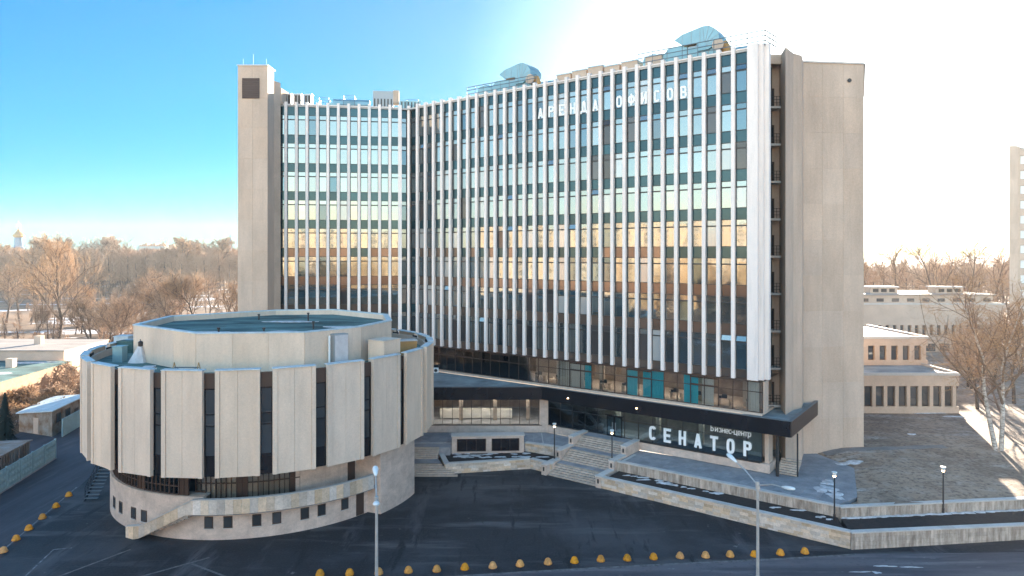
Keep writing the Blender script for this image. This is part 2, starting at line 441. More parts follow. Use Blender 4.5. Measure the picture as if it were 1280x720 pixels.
# building mass (dark core behind the facades)
mb = MB()
core = [W2(ML, -2.5, -1.0), W2(ML, LLEN, -1.0), (CM[0] + .5, CM[1] + 1.0), W2(MR, 0, -1.0), W2(MR, 45.6, -1.0), W2(MR, 45.6, -15), (0, 118), (-36, 110)]
mb.prism(core, 10.7, 43.3)
build("core_wall", mb, "interior_dark", tower)
mb = MB().prism([W2(ML, -1, -.2), W2(ML, LLEN, -.2), (CM[0], CM[1] - .1), W2(MR, 0, -.2), W2(MR, 45.6, -.2), W2(MR, 45.6, -15), (0, 118), (-36, 110)], 43.3, 43.52)
build("roof_slab", mb, "cap_stone", tower)
# ---- window kit
ROW0, PITCH, WH = 42.2, 3.86, 2.76
def window_meshes(w, h, key):
    f = MB(); t = .07
    zt = h - .72
    f.box(0, -.06, 0, t, .06, h); f.box(w - t, -.06, 0, w, .06, h)
    f.box(t, -.06, 0, w - t, .06, t); f.box(t, -.06, h - t, w - t, .06, h); f.box(t, -.06, zt, w - t, .06, zt + .14)
    fm = f.mesh("window_" + key, "dark_frame")
    p1 = [MB().box(t, 0, t, w - t, .02, zt).mesh("pane_" + key, m_) for m_ in ("tower_pane", "pane_dim", "pane_blind", "pane_dark")]
    p2 = [MB().box(t, 0, zt + .14, w - t, .02, h - t).mesh("transom_" + key, m_) for m_ in ("tower_pane", "pane_dim", "pane_blind", "pane_dark")]
    return fm, p1, p2, f, zt, t
def add_bays(M, w, n, key, off=0):
    out = []
    ww = w - .37
    for k in range(8):
        h = WH if k < 7 else 3.4
        out.append((k, h))
    kits = {h: window_meshes(ww, h, key + str(i)) for i, h in enumerate((WH, 3.4))}
    sp = MB().box(0, 0, 0, ww, .05, 1.0).mesh("spandrel_" + key, "spandrel_glass")
    spb = MB().box(0, 0, 0, ww, .05, 1.0).mesh("spandrelb_" + key, "spandrel_brown")
    return ww, kits, sp, spb
stuffF, stuffP = MB(), MB()
count_w = 0
def facade(M, w, nb, key, dset, far=False):
    global count_w
    ww, kits, sp, spb = add_bays(M, w, nb, key)
    for b in range(nb):
        x = b * w + .185
        for k in range(8):
            h = WH if k < 7 else 3.4
            zt = ROW0 - k * PITCH
            zb = zt - h
            fm, p1, p2, f, zz, t = kits[h]
            Wm = M @ Matrix.Translation((x, dset, zb))
            if far and count_w >= 300:
                for src, dst in ((f, stuffF),):
                    dst.add([Wm @ Vector(v) for v in src.v], src.f)
                stuffP.box(t, 0, t, ww - t, .02, zz, Wm); stuffP.box(t, 0, zz + .14, ww - t, .02, h - t, Wm)
            else:
                o = link("window", fm, tower, Wm); count_w += 1
                tl = Matrix.Rotation(R(random.uniform(-.7, .7)), 4, 'Z') @ Matrix.Rotation(R(random.uniform(-.5, .5)), 4, 'X')
                wts = (70, 14, 10, 6) if k < 5 else ((62, 20, 12, 6) if k < 7 else (48, 24, 18, 10))
                v_ = random.choices(range(4), wts)[0]
                link("pane", p1[v_], o, Wm @ tl)
                opened = random.random() < .07 and key == 'r'
                W2_ = Wm @ (Matrix.Translation((0, -.0, h)) @ Matrix.Rotation(R(-14), 4, 'X') @ Matrix.Translation((0, 0, -h)) if opened else tl)
                link("transom_pane", p2[v_ if random.random() < .6 else 0], o, W2_)
            # spandrel above this window
            s = 1.3 if k == 0 else 1.10
            Ws = M @ Matrix.Translation((x, dset + .02, zt)) @ Matrix.Diagonal((1, 1, s, 1))
            if not (far and count_w > 300):
                link("spandrel_panel", sp if k < 5 or (k == 5 and random.random() < .5) else spb, tower, Ws)
            else:
                stuffS.box(0, 0, 0, ww, .05, 1.0, Ws)
        Ws = M @ Matrix.Translation((x, dset + .02, 10.95)) @ Matrix.Diagonal((1, 1, .85, 1))
        link("base_panel", spb, tower, Ws)
stuffS = MB()
facade(MR, BAY, 30, "r", .37)
facade(ML, LB, 12, "l", .37, far=True)
tag(build("far_window_frame", stuffF, "dark_frame", tower), kind="stuff")
tag(build("far_window_pane", stuffP, "tower_pane", tower), kind="stuff")
tag(build("far_spandrel_panel", stuffS, "spandrel_glass", tower), kind="stuff")
# inner corner: two narrow bays
for a, b, key in ((LB_, CM, 'c'), (CM, P0, 'd')):
    Mc = frame(a, b); w = math.dist(a, b)
    ww = w - .3
    for k in range(8):
        h = WH if k < 7 else 3.4
        zt = ROW0 - k * PITCH
        fm, p1, p2, f, zz, t = window_meshes(ww, h, key + str(k))
        o = link("corner_window", fm, tower, Mc @ Matrix.Translation((.15, .42, zt - h)))
        link("pane", p1[k % 2], o, WM[o.name]); link("transom_pane", p2[0], o, WM[o.name])
        piece("corner_panel", tower, Mc, (w / 2, .47, zt + .55), (ww, .05, 1.1), "spandrel_glass")
# fins
fin = MB().box(-.185, -.0, FB, .185, .5, TZ).mesh("fin", "white_fin")
fine = MB().box(-.25, -.0, FB, .25, .5, TZ).mesh("fin_wide", "white_fin")
for i in range(30): link("facade_fin", fin, tower, MR @ Matrix.Translation((i * BAY, 0, 0)))
for i in range(12): link("facade_fin", fin, tower, ML @ Matrix.Translation((i * LB, 0, 0)))
link("facade_fin", fine, tower, ML @ Matrix.Translation((LLEN, 0, 0)))
link("facade_fin", fin, tower, Matrix.Translation((CM[0], CM[1], 0)) @ Matrix.Rotation(R(-14), 4, 'Z'))
# white edge strip below the roof, dark strip at the foot
for M, L_ in ((MR, 30 * BAY), (ML, LLEN)):
    piece("roof_trim", tower, M, (L_ / 2, .29, 43.58), (L_, .30, .12), "white_fin")
    piece("foot_beam", tower, M, (L_ / 2, .55, 10.80), (L_, .6, .24), "brown_frame")
# white end panel in three steps
for s0, s1, d0, z0 in ((44.98, 46.0, .04, FB), (46.0, 46.42, -.42, FB + .02), (46.42, 46.85, -.85, FB + .05)):
    mb = MB().box(s0, -d0, z0, s1, -d0 + .55, TZ - .0, MR)
    build("end_panel", mb, "white_fin", tower)
mb = MB().box(43.6, 1.0, 10.7, 45.55, 7.4, 43.3, MR).box(43.6, 3.0, 1.8, 45.6, 7.4, 10.69, MR); build("end_wall", mb, "concrete", tower)

# left end tower with cladding panels
lt = [(-35.35, 88.0), (-31.5, 88.0), (-31.62, 90.6), (-35.6, 90.6)]
build("left_stair_tower", MB().prism(lt, 0, 47.5), "concrete", tower)
for j in range(12):
    for i in range(2):
        w = 3.85 / 2
        piece("cladding_panel", tower, Matrix.Identity(4), (-35.35 + w * (i + .5), 87.975, 1.98 + 3.95 * j), (w - .02, .05, 3.93), "concrete")
build("tower_coping", MB().box(-35.45, 87.88, 47.5, -31.42, 90.65, 47.64), "cap_stone", tower)
gr = build("vent_grille", MB().box(-34.75, 87.84, 43.3, -32.55, 87.96, 45.9), "grille", tower)
for k in range(9): piece("louvre", gr, Matrix.Identity(4), (-33.65, 87.80, 43.5 + k * .28), (2.1, .10, .05), "brown_frame")
build("rear_block", MB().prism([(-35.5, 90.65), (-31.75, 90.65), (-31.2, 92.0), (-35.5, 92.0)], 0, 46.3).prism([(-32.8, 92.01), (-31.1, 92.01), (-31.0, 97), (-33, 97)], 43.5, 45.6), "tan_render", tower)
build("rear_wing", MB().prism([(-35.0, 92.1), (-33.2, 97.1), (-41, 128), (-49.3, 128)], 0, 43.3), "concrete", tower)  # unseen wing, added so its shadow covers the fence, lane and small house
# right side: balconies, pier, blank wall
build("stair_back_wall", MB().prism([(25.0, 71.9), (28.6, 71.9), (28.6, 72.3), (25.0, 72.3)], 1.8, 43.9), "concrete", tower)
build("pier", MB().prism([(27.8, 70.5), (27.26, 68.0), (28.9, 70.1), (30.1, 70.9), (31.4, 73.5), (28.6, 73.6)], 1.8, TZ), "concrete", tower)
build("top_beam", MB().box(25.0, 70.4, 42.9, 27.75, 71.88, 43.88), "concrete", tower)
balc = []
for k in range(9):
    z = 38.55 - k * 3.86
    o = build("balcony", MB().box(25.95, 70.45, z - .22, 27.75, 71.88, z), "cap_stone", tower)
    r = MB()
    for q in range(3): r.tube((26.0, 70.5, z + .35 + q * .33), (27.7, 70.5, z + .35 + q * .33), .03, n=4)
    for q in range(6): r.box(26.0 + q * .33, 70.48, z, 26.04 + q * .33, 70.52, z + 1.05)
    build("railing", r, "dark_frame", o)
    d = build("balcony_door", MB().box(26.9, 71.82, z + .02, 27.6, 71.88, z + 2.15), "brown_frame", tower)
    piece("pane", d, Matrix.Identity(4), (27.25, 71.80, z + 1.4), (.4, .05, 1.0), "dark_pane")
slab = [(31.2, 73.5), (38.3, 74.35), (46.0, 89.5), (33.0, 92.0)]
build("blank_wall", MB().prism(slab, 0, TZ), "concrete", tower)
Ms = frame(slab[0], slab[1]); SL = math.dist(slab[0], slab[1])
for j in range(11):
    for i in range(3):
        w = SL / 3
        piece("cladding_panel", tower, Ms, (w * (i + .5), -.02, 1.9 + 3.86 * (j + .5) - .25), (w - .015, .06, 3.85), "concrete")
build("wall_coping", MB().prism([(31.1, 73.3), (38.42, 74.2), (46.2, 89.5), (33, 92.2)], TZ, TZ + .12), "cap_stone", tower)
build("link_wall", MB().prism([(27.9, 69.6), (28.2, 69.6), (31.4, 73.7), (31.1, 73.7)], 0, 7.0), "travertine", tower)
build("side_window", MB().prism([(29.75, 71.75), (30.35, 72.5), (30.25, 72.6), (29.6, 71.8)], 3.2, 5.4), "brown_frame", tower)
ring = MB().lathe([(.16, -.03), (.22, -.03), (.22, .03), (.16, .03)], 10); ring = ring.mesh("ring", "dark_frame")
link("wall_hook", ring, tower, Matrix.Translation((36.6, 73.98, 42.1)) @ Matrix.Rotation(R(90), 4, 'X'))

# ---- strip-window storey (z 7.6 .. 10.7) and ground floor
def glazing(M, s0, s1, d, z0, z1, n, hbars, gl, fr, parent, nm, t=.06, opens=()):
    w = (s1 - s0) / n
    for i in range(n):
        a = s0 + i * w
        f = MB()
        f.box(a, d - .06, z0, a + t, d + .06, z1, M)
        f.box(a + w - .001 if i == n - 1 else a + w - .0, d - .06, z0, a + w + (t if i == n - 1 else .001), d + .06, z1, M)
        f.box(a + t, d - .055, z0, a + w, d + .055, z0 + t, M); f.box(a + t, d - .055, z1 - t, a + w, d + .055, z1, M)
        for hb in hbars: f.box(a + t, d - .05, hb, a + w, d + .05, hb + t, M)
        if i in opens:
            f.box(a + t, d - .10, hbars[-1] + t, a + w - .02, d - .051, hbars[-1] + .18, M); f.box(a + t, d - .10, z1 - .24, a + w - .02, d - .051, z1 - .12, M)
        o = build(nm, f, fr, parent)
        build("pane", MB().box(a + t, d - .01, z0 + t, a + w, d + .01, z1 - t, M), gl, o)
glazing(MR, 0.3, 46.2, .9, 7.62, 10.66, 31, (9.6,), "clear_glass", "brown_frame", tower, "strip_window", opens=(4, 5, 8, 9, 16, 17, 21, 22, 26, 27))
mb = MB().box(0, 7.5, 7.4, 45.6, 7.7, 10.7, MR); build("office_wall", mb, "interior", tower)
build("office_floor", MB().box(0, .7, 7.35, 46.2, 7.5, 7.58, MR), "curtain_grey", tower)
build("office_ceiling", MB().box(0, 1.0, 10.67, 46.2, 7.5, 10.69, MR), "interior", tower)
for s in range(3, 46, 6):
    piece("column", tower, MR, (s + .2, 3.0, 9.1), (.5, .5, 3.0), "cream_render")
for s0, s1, m in ((.4, 1.3, "white_fabric"), (6.8, 7.7, "white_fabric"), (13.4, 14.8, "white_fabric"), (25.0, 25.9, "white_fabric"), (25.95, 26.9, "teal_fabric"), (22.8, 24.2, "curtain_grey"),
                  (31.4, 32.6, "teal_fabric"), (33.3, 35.8, "teal_fabric"), (38.0, 39.6, "teal_fabric"), (40.0, 41.2, "white_fabric"), (44.6, 45.9, "white_fabric"), (22.2, 25.0, "white_fabric")):
    mb = MB(); n = int((s1 - s0) / .12)
    for q in range(n): mb.box(s0 + q * .12, 1.12 + .05 * (q % 2), 7.62, s0 + q * .12 + .115, 1.18 + .05 * (q % 2), 10.6, MR)
    build("curtain", mb, m, tower)
for k in range(22):     # lit ceiling lamps
    piece("ceiling_lamp", tower, MR, (1.6 + 2.05 * k, 3.2 + 1.2 * (k % 2), 10.62), (1.1, .3, .06), "tube_lamp")
for k in range(11):
    piece("ceiling_lamp", tower, MR, (23 + 2.1 * k, 3.2, 5.88), (.9, .5, .05), "tube_lamp")
    piece("ceiling_lamp", tower, Matrix.Identity(4), (-11 + 1.4 * k, 84.2, 5.88), (.9, .5, .05), "tube_lamp")
for k in range(16):     # desks and clutter at the glass
    s = 2 + k * 2.8 + random.uniform(-.5, .5)
    mb = MB().box(s, 1.9, 8.3, s + 1.4, 2.6, 8.36, MR).box(s + .1, 1.95, 7.6, s + .16, 2.5, 8.3, MR).box(s + 1.2, 1.95, 7.6, s + 1.26, 2.5, 8.3, MR)
    build("desk", mb, "cream_render", tower)
    mb = MB().box(s + .4, 2.1, 8.36, s + .95, 2.2, 8.75, MR).box(s + .15, 1.95, 8.36, s + .4, 2.2, 8.6, MR)
    build("monitor", mb, "dark_frame", tower)
build("strip_corner", MB().box(46.2, .9, 7.6, 46.35, 2.4, 10.7, MR), "concrete", tower)
# ground floor, right section (along the wing) and left section (frontal)
glazing(MR, 20.95, 44.6, 1.0, 2.72, 5.9, 14, (4.75,), "dim_glass", "dark_frame", tower, "lobby_window")
glazing(MR, 44.66, 46.1, 1.0, 2.72, 5.9, 1, (), "dim_glass", "dark_frame", tower, "lobby_window")
ML2 = frame((-16, 82.2), (4, 82.2))
glazing(ML2, 3.0, 19.2, 0, 2.72, 5.9, 14, (4.8,), "clear_glass", "dark_frame", tower, "lobby_window")
build("corner_column", MB().box(19.35, -.12, 1.8, 20.35, .6, 5.9, ML2), "travertine", tower)
# doors
for q in (0, 1):
    f = MB(); a = 28.95 + q * .95
    f.box(a, .86, 2.72, a + .08, .94, 5.0, MR); f.box(a + .85, .86, 2.72, a + .93, .94, 5.0, MR); f.box(a + .08, .86, 4.9, a + .85, .94, 5.0, MR); f.box(a + .08, .86, 2.72, a + .85, .94, 2.85, MR)
    o = build("entrance_door", f, "black_metal", tower)
    build("door_glass", MB().box(a + .08, .89, 2.85, a + .85, .91, 4.9, MR), "dim_glass", o)
    build("handle", MB().box(a + (.72 if q == 0 else .14), .78, 3.4, a + (.76 if q == 0 else .18), .85, 4.3, MR), "grey_metal", o)
build("door_lintel", MB().box(28.8, .8, 5.0, 31.0, .93, 5.14, MR), "black_metal", tower)
# lobby interior
build("lobby_wall", MB().prism([(-14, 92), (2, 92), (30, 72.5), (30, 73.2), (2, 93), (-14, 93)], 2.6, 6.0), "interior", tower)
build("lobby_floor", MB().prism([(-14, 82.25), (4.3, 82.25), W2(MR, 46.0, -1.1), (30, 73), (2, 92), (-14, 92)], 2.5, 2.66), "paving", tower)
build("lobby_ceiling", MB().prism([(-14, 82.3), (4.3, 82.3), W2(MR, 46.0, -1.2), (30, 73), (2, 92), (-14, 92)], 5.92, 6.0), "interior", tower)
for x in (-10.5, -6.3, -2.1, 2.0): piece("column", tower, Matrix.Identity(4), (x, 84.6, 4.3), (.45, .45, 3.2), "cream_render")
for s in range(24, 46, 5): piece("column", tower, MR, (s, 3.6, 4.3), (.45, .45, 3.2), "cream_render")
piece("reception_counter", tower, Matrix.Identity(4), (-4.5, 85.6, 3.3), (9, .7, 1.1), "white_fabric")
# plinths under the glass
build("plinth_wall", MB().box(33.0, .82, 1.8, 46.9, 3.5, 2.66, MR), "travertine", tower)
build("plinth_wall", MB().box(20.6, .84, 1.8, 26.1, 3.5, 2.66, MR), "travertine", tower)
build("plinth_wall", MB().box(1.6, -.16, 1.8, 19.8, 2, 2.64, ML2), "travertine", tower)
build("plinth_cap", MB().box(33.0, .74, 2.66, 46.0, .93, 2.71, MR), "dark_frame", tower)
build("plinth_cap", MB().box(1.6, -.2, 2.64, 19.6, -.06, 2.70, ML2), "dark_frame", tower)
# canopy
cf = [(-16, 81.0), (3.55, 81.35), W2(MR, 49.1, .15), (32.9, 73.6)]
cb = [(-16, 91.5), (-13.0, 93.0), W2(MR, 0, -.4), W2(MR, 46.4, -.4), (27.0, 70.6), (30.5, 74)]
canopy_poly = cf + [(31.2, 74.4), (26.5, 74.5), W2(MR, 46.2, -.85), W2(MR, 0.3, -.85), (-14, 93), (-16, 92)]
build("canopy_roof", MB().prism(canopy_poly, 6.05, 7.25), "roof_dark", tower)
for i in range(3):
    Mf = frame(cf[i], cf[i + 1]); L_ = math.dist(cf[i], cf[i + 1])
    n = max(2, int(L_ / 5.2))
    for q in range(n):
        w = L_ / n
        piece("fascia_panel", tower, Mf, (w * (q + .5), -.03, 6.66), (w - .006, .10, 1.50), "black_metal" if i < 2 else "brown_frame")
    piece("fascia_cap", tower, Mf, (L_ / 2, .05, 7.44), (L_ + .1, .34, .06), "rail_metal")
for s in (24.5, 33.2): build("canopy_lamp", MB().lathe([(.06, 0), (.09, .03), (.06, .1)], 8, (W2(MR, s, .27)[0], W2(MR, s, .27)[1], 6.5)), "lamp_glow", tower)
build("canopy_post", MB().tube((*W2(MR, 47.7, -.6), 1.8), (*W2(MR, 47.7, -.6), 5.95), .15, n=10), "dark_frame", tower)
build("downpipe", MB().tube((*W2(MR, 49.3, -1.6), 1.8), (*W2(MR, 49.3, -1.6), 5.95), .08, n=8), "dark_frame", tower)
build("side_wall_corner", MB().box(46.3, 1.3, 1.8, 46.7, 2.6, 5.9, MR), "concrete", tower)
for k in range(7): piece("side_step", tower, MR, (48.3, 1.6 + .3 * k, 1.88 + .15 * k), (1.9, .3, .15), "step_stone")

# ---- lettering (each letter a part)
def ring_pts(x0, x1, y0, y1, t, a0=0, a1=360, n=14, sq=.62):
    """centre line of a rounded (super-elliptic) bowl"""
    cx, cy, rx, ry = (x0 + x1) / 2, (y0 + y1) / 2, (x1 - x0) / 2 - t / 2, (y1 - y0) / 2 - t / 2
    out = []
    for i in range(n + 1):
        a = R(a0 + (a1 - a0) * i / n); c, s_ = math.cos(a), math.sin(a)
        out.append((cx + rx * math.copysign(abs(c) ** sq, c), cy + ry * math.copysign(abs(s_) ** sq, s_)))
    return out
def glyph(ch, t):
    W = .52; h = t / 2
    V = lambda x, y0=0, y1=1: [(x, y0), (x, y1)]
    Hn = lambda y, x0=0, x1=W: [(x0, y), (x1, y)]
    S = {
     'С': [ring_pts(0, W, 0, 1, t, 35, 325, 18)], 'О': [ring_pts(0, W, 0, 1, t, 0, 360, 20)],
     'Е': [V(h), Hn(1 - h), Hn(h), Hn(.5, 0, W * .88)], 'Н': [V(h), V(W - h), Hn(.5)],
     'А': [[(h * .9, 0), (W / 2, 1 - h * .4)], [(W - h * .9, 0), (W / 2, 1 - h * .4)], Hn(.26, W * .2, W * .8)],
     'Т': [V(W / 2), Hn(1 - h)], 'Р': [V(h), [(h, 1 - h)] + ring_pts(0, W, .42, 1, t, 80, -80, 10) + [(h, .42 + h)]],
     'Д': [[(h * 1.6, h), (W * .36, 1 - h)], [(W - h * 1.6, h), (W * .64, 1 - h)], Hn(h, -.04, W + .04), Hn(1 - h, W * .3, W * .7), V(.0, -.12, .1), V(W, -.12, .1)],
     'Ф': [V(W / 2), ring_pts(-.04, W + .04, .2, .86, t, 0, 360, 18)], 'И': [V(h), V(W - h), [(h, .08), (W - h, .92)]],
     'В': [V(h), [(h, 1 - h)] + ring_pts(0, W * .94, .5 - h, 1, t, 80, -80, 8) + [(h, .5)], [(h, .5)] + ring_pts(0, W, 0, .5 + h, t, 80, -80, 8) + [(h, h)]],
     'Б': [V(h), Hn(1 - h, 0, W * .9), [(h, .56)] + ring_pts(0, W, 0, .56 + h, t, 80, -80, 8) + [(h, h)]],
     'и': [V(h, 0, .72), V(W - h, 0, .72), [(h, .08), (W - h, .64)]], 'з': [ring_pts(0, W * .9, .34 - h, .72, t, 140, -80, 8), ring_pts(0, W, 0, .38 + h, t, 80, -140, 8)],
     'н': [V(h, 0, .72), V(W - h, 0, .72), Hn(.36)], 'е': [ring_pts(0, W, 0, .72, t, 0, 310, 14), Hn(.36, h, W - h)], 'с': [ring_pts(0, W, 0, .72, t, 40, 320, 14)],
     '-': [Hn(.36, .05, W * .8)], 'ц': [V(h, 0, .72), V(W - h, 0, .72), Hn(h), V(W, -.16, h)], 'т': [V(W / 2, 0, .72), Hn(.72 - h)],
     'р': [V(h, -.26, .72), ring_pts(0, W, 0, .72, t, 0, 360, 14)],
    }
    return S[ch]
def letter(ch, h, wscale, t, M, parent, m="letter_white", thick=.03):
    mb = MB()
    for k, pts in enumerate(glyph(ch, t)):
        P = [Vector(((x - .26) * wscale, y)) for x, y in pts]; n = len(P); hw = t / 2
        vs = []
        closed = (P[0] - P[-1]).length < 1e-4
        for i in range(n):
            a = P[i - 1] if i else (P[-2] if closed else P[0]); b = P[(i + 1)] if i < n - 1 else (P[1] if closed else P[-1])
            d1 = (P[i] - a); d2 = (b - P[i])
            d1 = d1.normalized() if d1.length > 1e-5 else d2.normalized(); d2 = d2.normalized() if d2.length > 1e-5 else d1
            d = (d1 + d2); d = d.normalized() if d.length > 1e-4 else d1
            nn_ = Vector((-d.y, d.x)) * hw * min(1.25, 1 / max(.6, d.dot(d1)))
            for q, yy in ((P[i] - nn_, -thick), (P[i] + nn_, -thick), (P[i] + nn_, thick), (P[i] - nn_, thick)):
                vs.append((q.x * h, (yy - .004 * k) , q.y * h))
        fs = []
        for i in range(n - 1):
            b0 = 4 * i; b1 = b0 + 4
            fs += [(b0, b1, b1 + 1, b0 + 1), (b0 + 1, b1 + 1, b1 + 2, b0 + 2), (b0 + 2, b1 + 2, b1 + 3, b0 + 3), (b0 + 3, b1 + 3, b1, b0)]
        fs += [(0, 1, 2, 3), (4 * n - 1, 4 * n - 2, 4 * n - 3, 4 * n - 4)]
        mb.add(vs, fs)
    return link("letter", mb.mesh("letter", m), parent, M)
for bay, ch in zip((13, 14, 15, 16, 17, 18, 20, 21, 22, 23, 24, 25), "АРЕНДАОФИСОВ"):
    letter(ch, 1.3, 1.1, .17, MR @ Matrix.Translation(((bay + .5) * BAY, .34, ROW0 - WH + .12)), tower)
for i, ch in enumerate("СЕНАТОР"):
    s = 34.55 + i * 1.70 - .0
    letter(ch, 1.5, 1.05, .18, MR @ Matrix.Translation((s, .86, 3.1)), tower, thick=.05)
for i, ch in enumerate("Бизнес-центр"):
    wd = [0, .46, .84, 1.2, 1.56, 1.90, 2.16, 2.44, 2.82, 3.18, 3.52, 3.86][i]
    letter(ch, .62, 1.0, .12, MR @ Matrix.Translation((41.15 + wd * .98, .86, 5.08)), tower, thick=.02)

# ------------------------------------------------------------------ round building
DC = (-24.63, 69.78); DR = 16.33
drum = thing("round_hall", (DC[0], DC[1], 0), "round beige concrete hall with tall panels, dark slot windows and a raised polygonal roof drum", "building")
def pol(r, a, c=DC): return (c[0] + r * math.cos(R(a)), c[1] + r * math.sin(R(a)))
def arc(name, r0, r1, z0, z1, a0, a1, m, parent=None, step=3.0, zf0=None, zf1=None):
    n = max(1, int(abs(a1 - a0) / step)); mb = MB(); vs = []
    for i in range(n + 1):
        a = a0 + (a1 - a0) * i / n
        zz0 = zf0(a) if zf0 else z0; zz1 = zf1(a) if zf1 else z1
        vs += [(*pol(r0, a), zz0), (*pol(r1, a), zz0), (*pol(r1, a), zz1), (*pol(r0, a), zz1)]
    fs = []
    for i in range(n):
        b = 4 * i; c = b + 4
        fs += [(b, b + 1, c + 1, c), (b + 1, b + 2, c + 2, c + 1), (b + 2, b + 3, c + 3, c + 2), (b + 3, b, c, c + 3)]
    if abs(a1 - a0) < 359.9: fs += [(0, 3, 2, 1), (4 * n, 4 * n + 1, 4 * n + 2, 4 * n + 3)]
    mb.add(vs, fs)
    return build(name, mb, m, parent)
DZ0, DZ1 = 5.76, 14.15
A0 = -131.8
circle = lambda r, n=72: [pol(r, 360 * i / n) for i in range(n)]
build("floor_slab", MB().prism(circle(DR - .75), DZ0 + .35, DZ0 + .6), "concrete", drum)
build("ring_roof", MB().prism(circle(DR - .6), 12.9, 13.15), "roof_frost", drum)
arc("inner_wall", DR - .75, DR - .55, DZ0 + .3, 13.8, 0, 360, "concrete", drum)
# the tall panels, each with raised side ribs
pm = MB(); H = DZ1 - DZ0
half = 1.67
for sx in (-1, 1):
    pm.box(min(sx * .008, sx * (half - .34)), -.12, 0, max(sx * .008, sx * (half - .34)), .06, H)
for sx in (-1, 1):
    pm.box(min(sx * (half - .33), sx * half), -.20, 0, max(sx * (half - .33), sx * half), .06, H)
pm.box(-half, .061, 0, half, .12, H)
panel_me = pm.mesh("wall_panel", "drum_panel")
cap_me = MB().box(-half - .02, -.24, H, half + .02, .42, H + .08).mesh("rim", "frost_rim")
slot_f = MB()
for z0, z1 in ((0, 1.55), (6.9, 8.15)): slot_f.box(-.5, -.02, z0, .5, .06, z1)
slot_f.box(-.5, -.05, 1.55, -.38, .06, 6.9); slot_f.box(.38, -.05, 1.55, .5, .06, 6.9)
for z in (1.55, 3.95, 4.85, 6.85): slot_f.box(-.38, -.05, z, .38, .06, z + .10)
slot_me = slot_f.mesh("slot", "black_metal")
slot_p = [MB().box(-.38, .0, z0, .38, .03, z1).mesh("slot_pane", "dark_pane") for z0, z1 in ((1.65, 3.95), (4.05, 4.85), (4.95, 6.85))]
slot_top = MB().box(-.5, -.04, 6.95, .5, .05, 8.15).mesh("slot_cover", "brown_frame")
for k in range(24):
    a = A0 + 15 * k
    am = a + 7.5
    rp = DR * math.cos(R(6.1))
    Mp = Matrix.Translation((*pol(rp, am), DZ0)) @ Matrix.Rotation(R(am + 90), 4, 'Z')
    o = link("wall_panel", panel_me, drum, Mp); link("panel_rim", cap_me, o, Mp)
    Mq = Matrix.Translation((*pol(DR - .28, a), DZ0)) @ Matrix.Rotation(R(a + 90), 4, 'Z')
    o = link("slot_window", slot_me, drum, Mq)
    for q in slot_p: link("pane", q, o, Mq)
    link("cover_panel", slot_top, o, Mq @ Matrix.Translation((0, -.03, 0)))
# raised polygonal drum
pa = [(201, 12.4), (258, 11.6), (302, 12.5), (330, 12.1), (359, 12.3), (32, 12.5), (77, 13.6), (107, 13), (160, 13.4)]
poly = [pol(r, a) for a, r in pa]
poly_in = [pol(r - .45, a) for a, r in pa]
n = len(poly)
build("upper_roof", MB().prism([pol(r - .3, a) for a, r in pa], 13.1, 15.95), "roof_frost", drum)
for i in range(n):
    j = (i + 1) % n
    o = build("upper_wall", MB().prism([poly[i], poly[j], poly_in[j], poly_in[i]], 13.0, 16.45), "drum_panel", drum)
    e = .12
    oa, ob = pol(pa[i][1] + e, pa[i][0]), pol(pa[j][1] + e, pa[j][0])
    build("parapet_rim", MB().prism([oa, ob, poly_in[j], poly_in[i]], 16.452, 16.56), "frost_rim", o)
    Mw = frame(poly[i], poly[j]); L_ = math.dist(poly[i], poly[j]); npn = max(1, round(L_ / 3.6))
    for q in range(npn):
        piece("wall_facing", drum, Mw, (L_ / npn * (q + .5), -.02, 14.75), (L_ / npn - .02, .05, 3.38), "drum_panel")
for r, a, h in ((9.5, 262, .7), (8, 285, .5), (5, 60, .8), (6, 330, .6), (7, 120, .5)):
    x, y = pol(r, a)
    build("roof_pipe", MB().tube((x, y, 15.9), (x, y, 15.95 + h), .09, n=6).tube((x, y, 15.95 + h), (x, y, 16.1 + h), .15, n=6), "dark_frame", drum)
for r, a, w, d in ((8, 275, 1.6, .6), (7, 235, 2.2, .5), (6, 300, 1.4, .5), (9, 225, 2.0, .6), (4, 80, 3.0, .8), (8, 350, 2.4, .7)):
    x, y = pol(r, a); mb = MB(); nn = 14
    pts = [(x + w * math.cos(2 * math.pi * i / nn) * random.uniform(.7, 1.1), y + d * math.sin(2 * math.pi * i / nn) * random.uniform(.7, 1.1)) for i in range(nn)]
    tag(build("roof_snow", MB().prism(pts, 15.9, 15.99), "snow", drum), kind="stuff")
# base
arc("base_wall", 13.6, 14.2, 0, 3.5, -215, -92, "travertine", drum, 3)
arc("base_wall", 13.6, 14.2, 0, 2.55, -92, -34, "travertine", drum, 3)
arc("upper_base_wall", 12.6, 13.0, 2.6, DZ0 + .3, -62, -44, "travertine", drum, 3)
arc("rear_base_wall", 13.0, 13.6, 0, DZ0 + .3, -13, 145, "travertine", drum, 5)
arc("balcony_floor", 12.6, 15.2, 2.35, 2.6, -95, -35, "paving", drum, 3)
arc("entrance_wall", 14.7, 15.5, 0, DZ0 - .02, -34, -12.5, "travertine", drum, 2.5)
build("entrance_wall", MB().prism([pol(15.5, -34.01), pol(12.5, -37), pol(12.5, -36), pol(14.7, -33.6)], 0, DZ0 - .03), "travertine", drum)
for z0, z1, r in ((.05, 2.3, 14.26), (2.65, 5.3, 13.05)):
    arc("side_door", r - .1, r, z0, z1, -40.5, -37.2, "brown_frame", drum, 1)
arc("door_wall", 12.5, 12.95, 2.6, DZ0 + .2, -44, -36, "travertine", drum, 3)
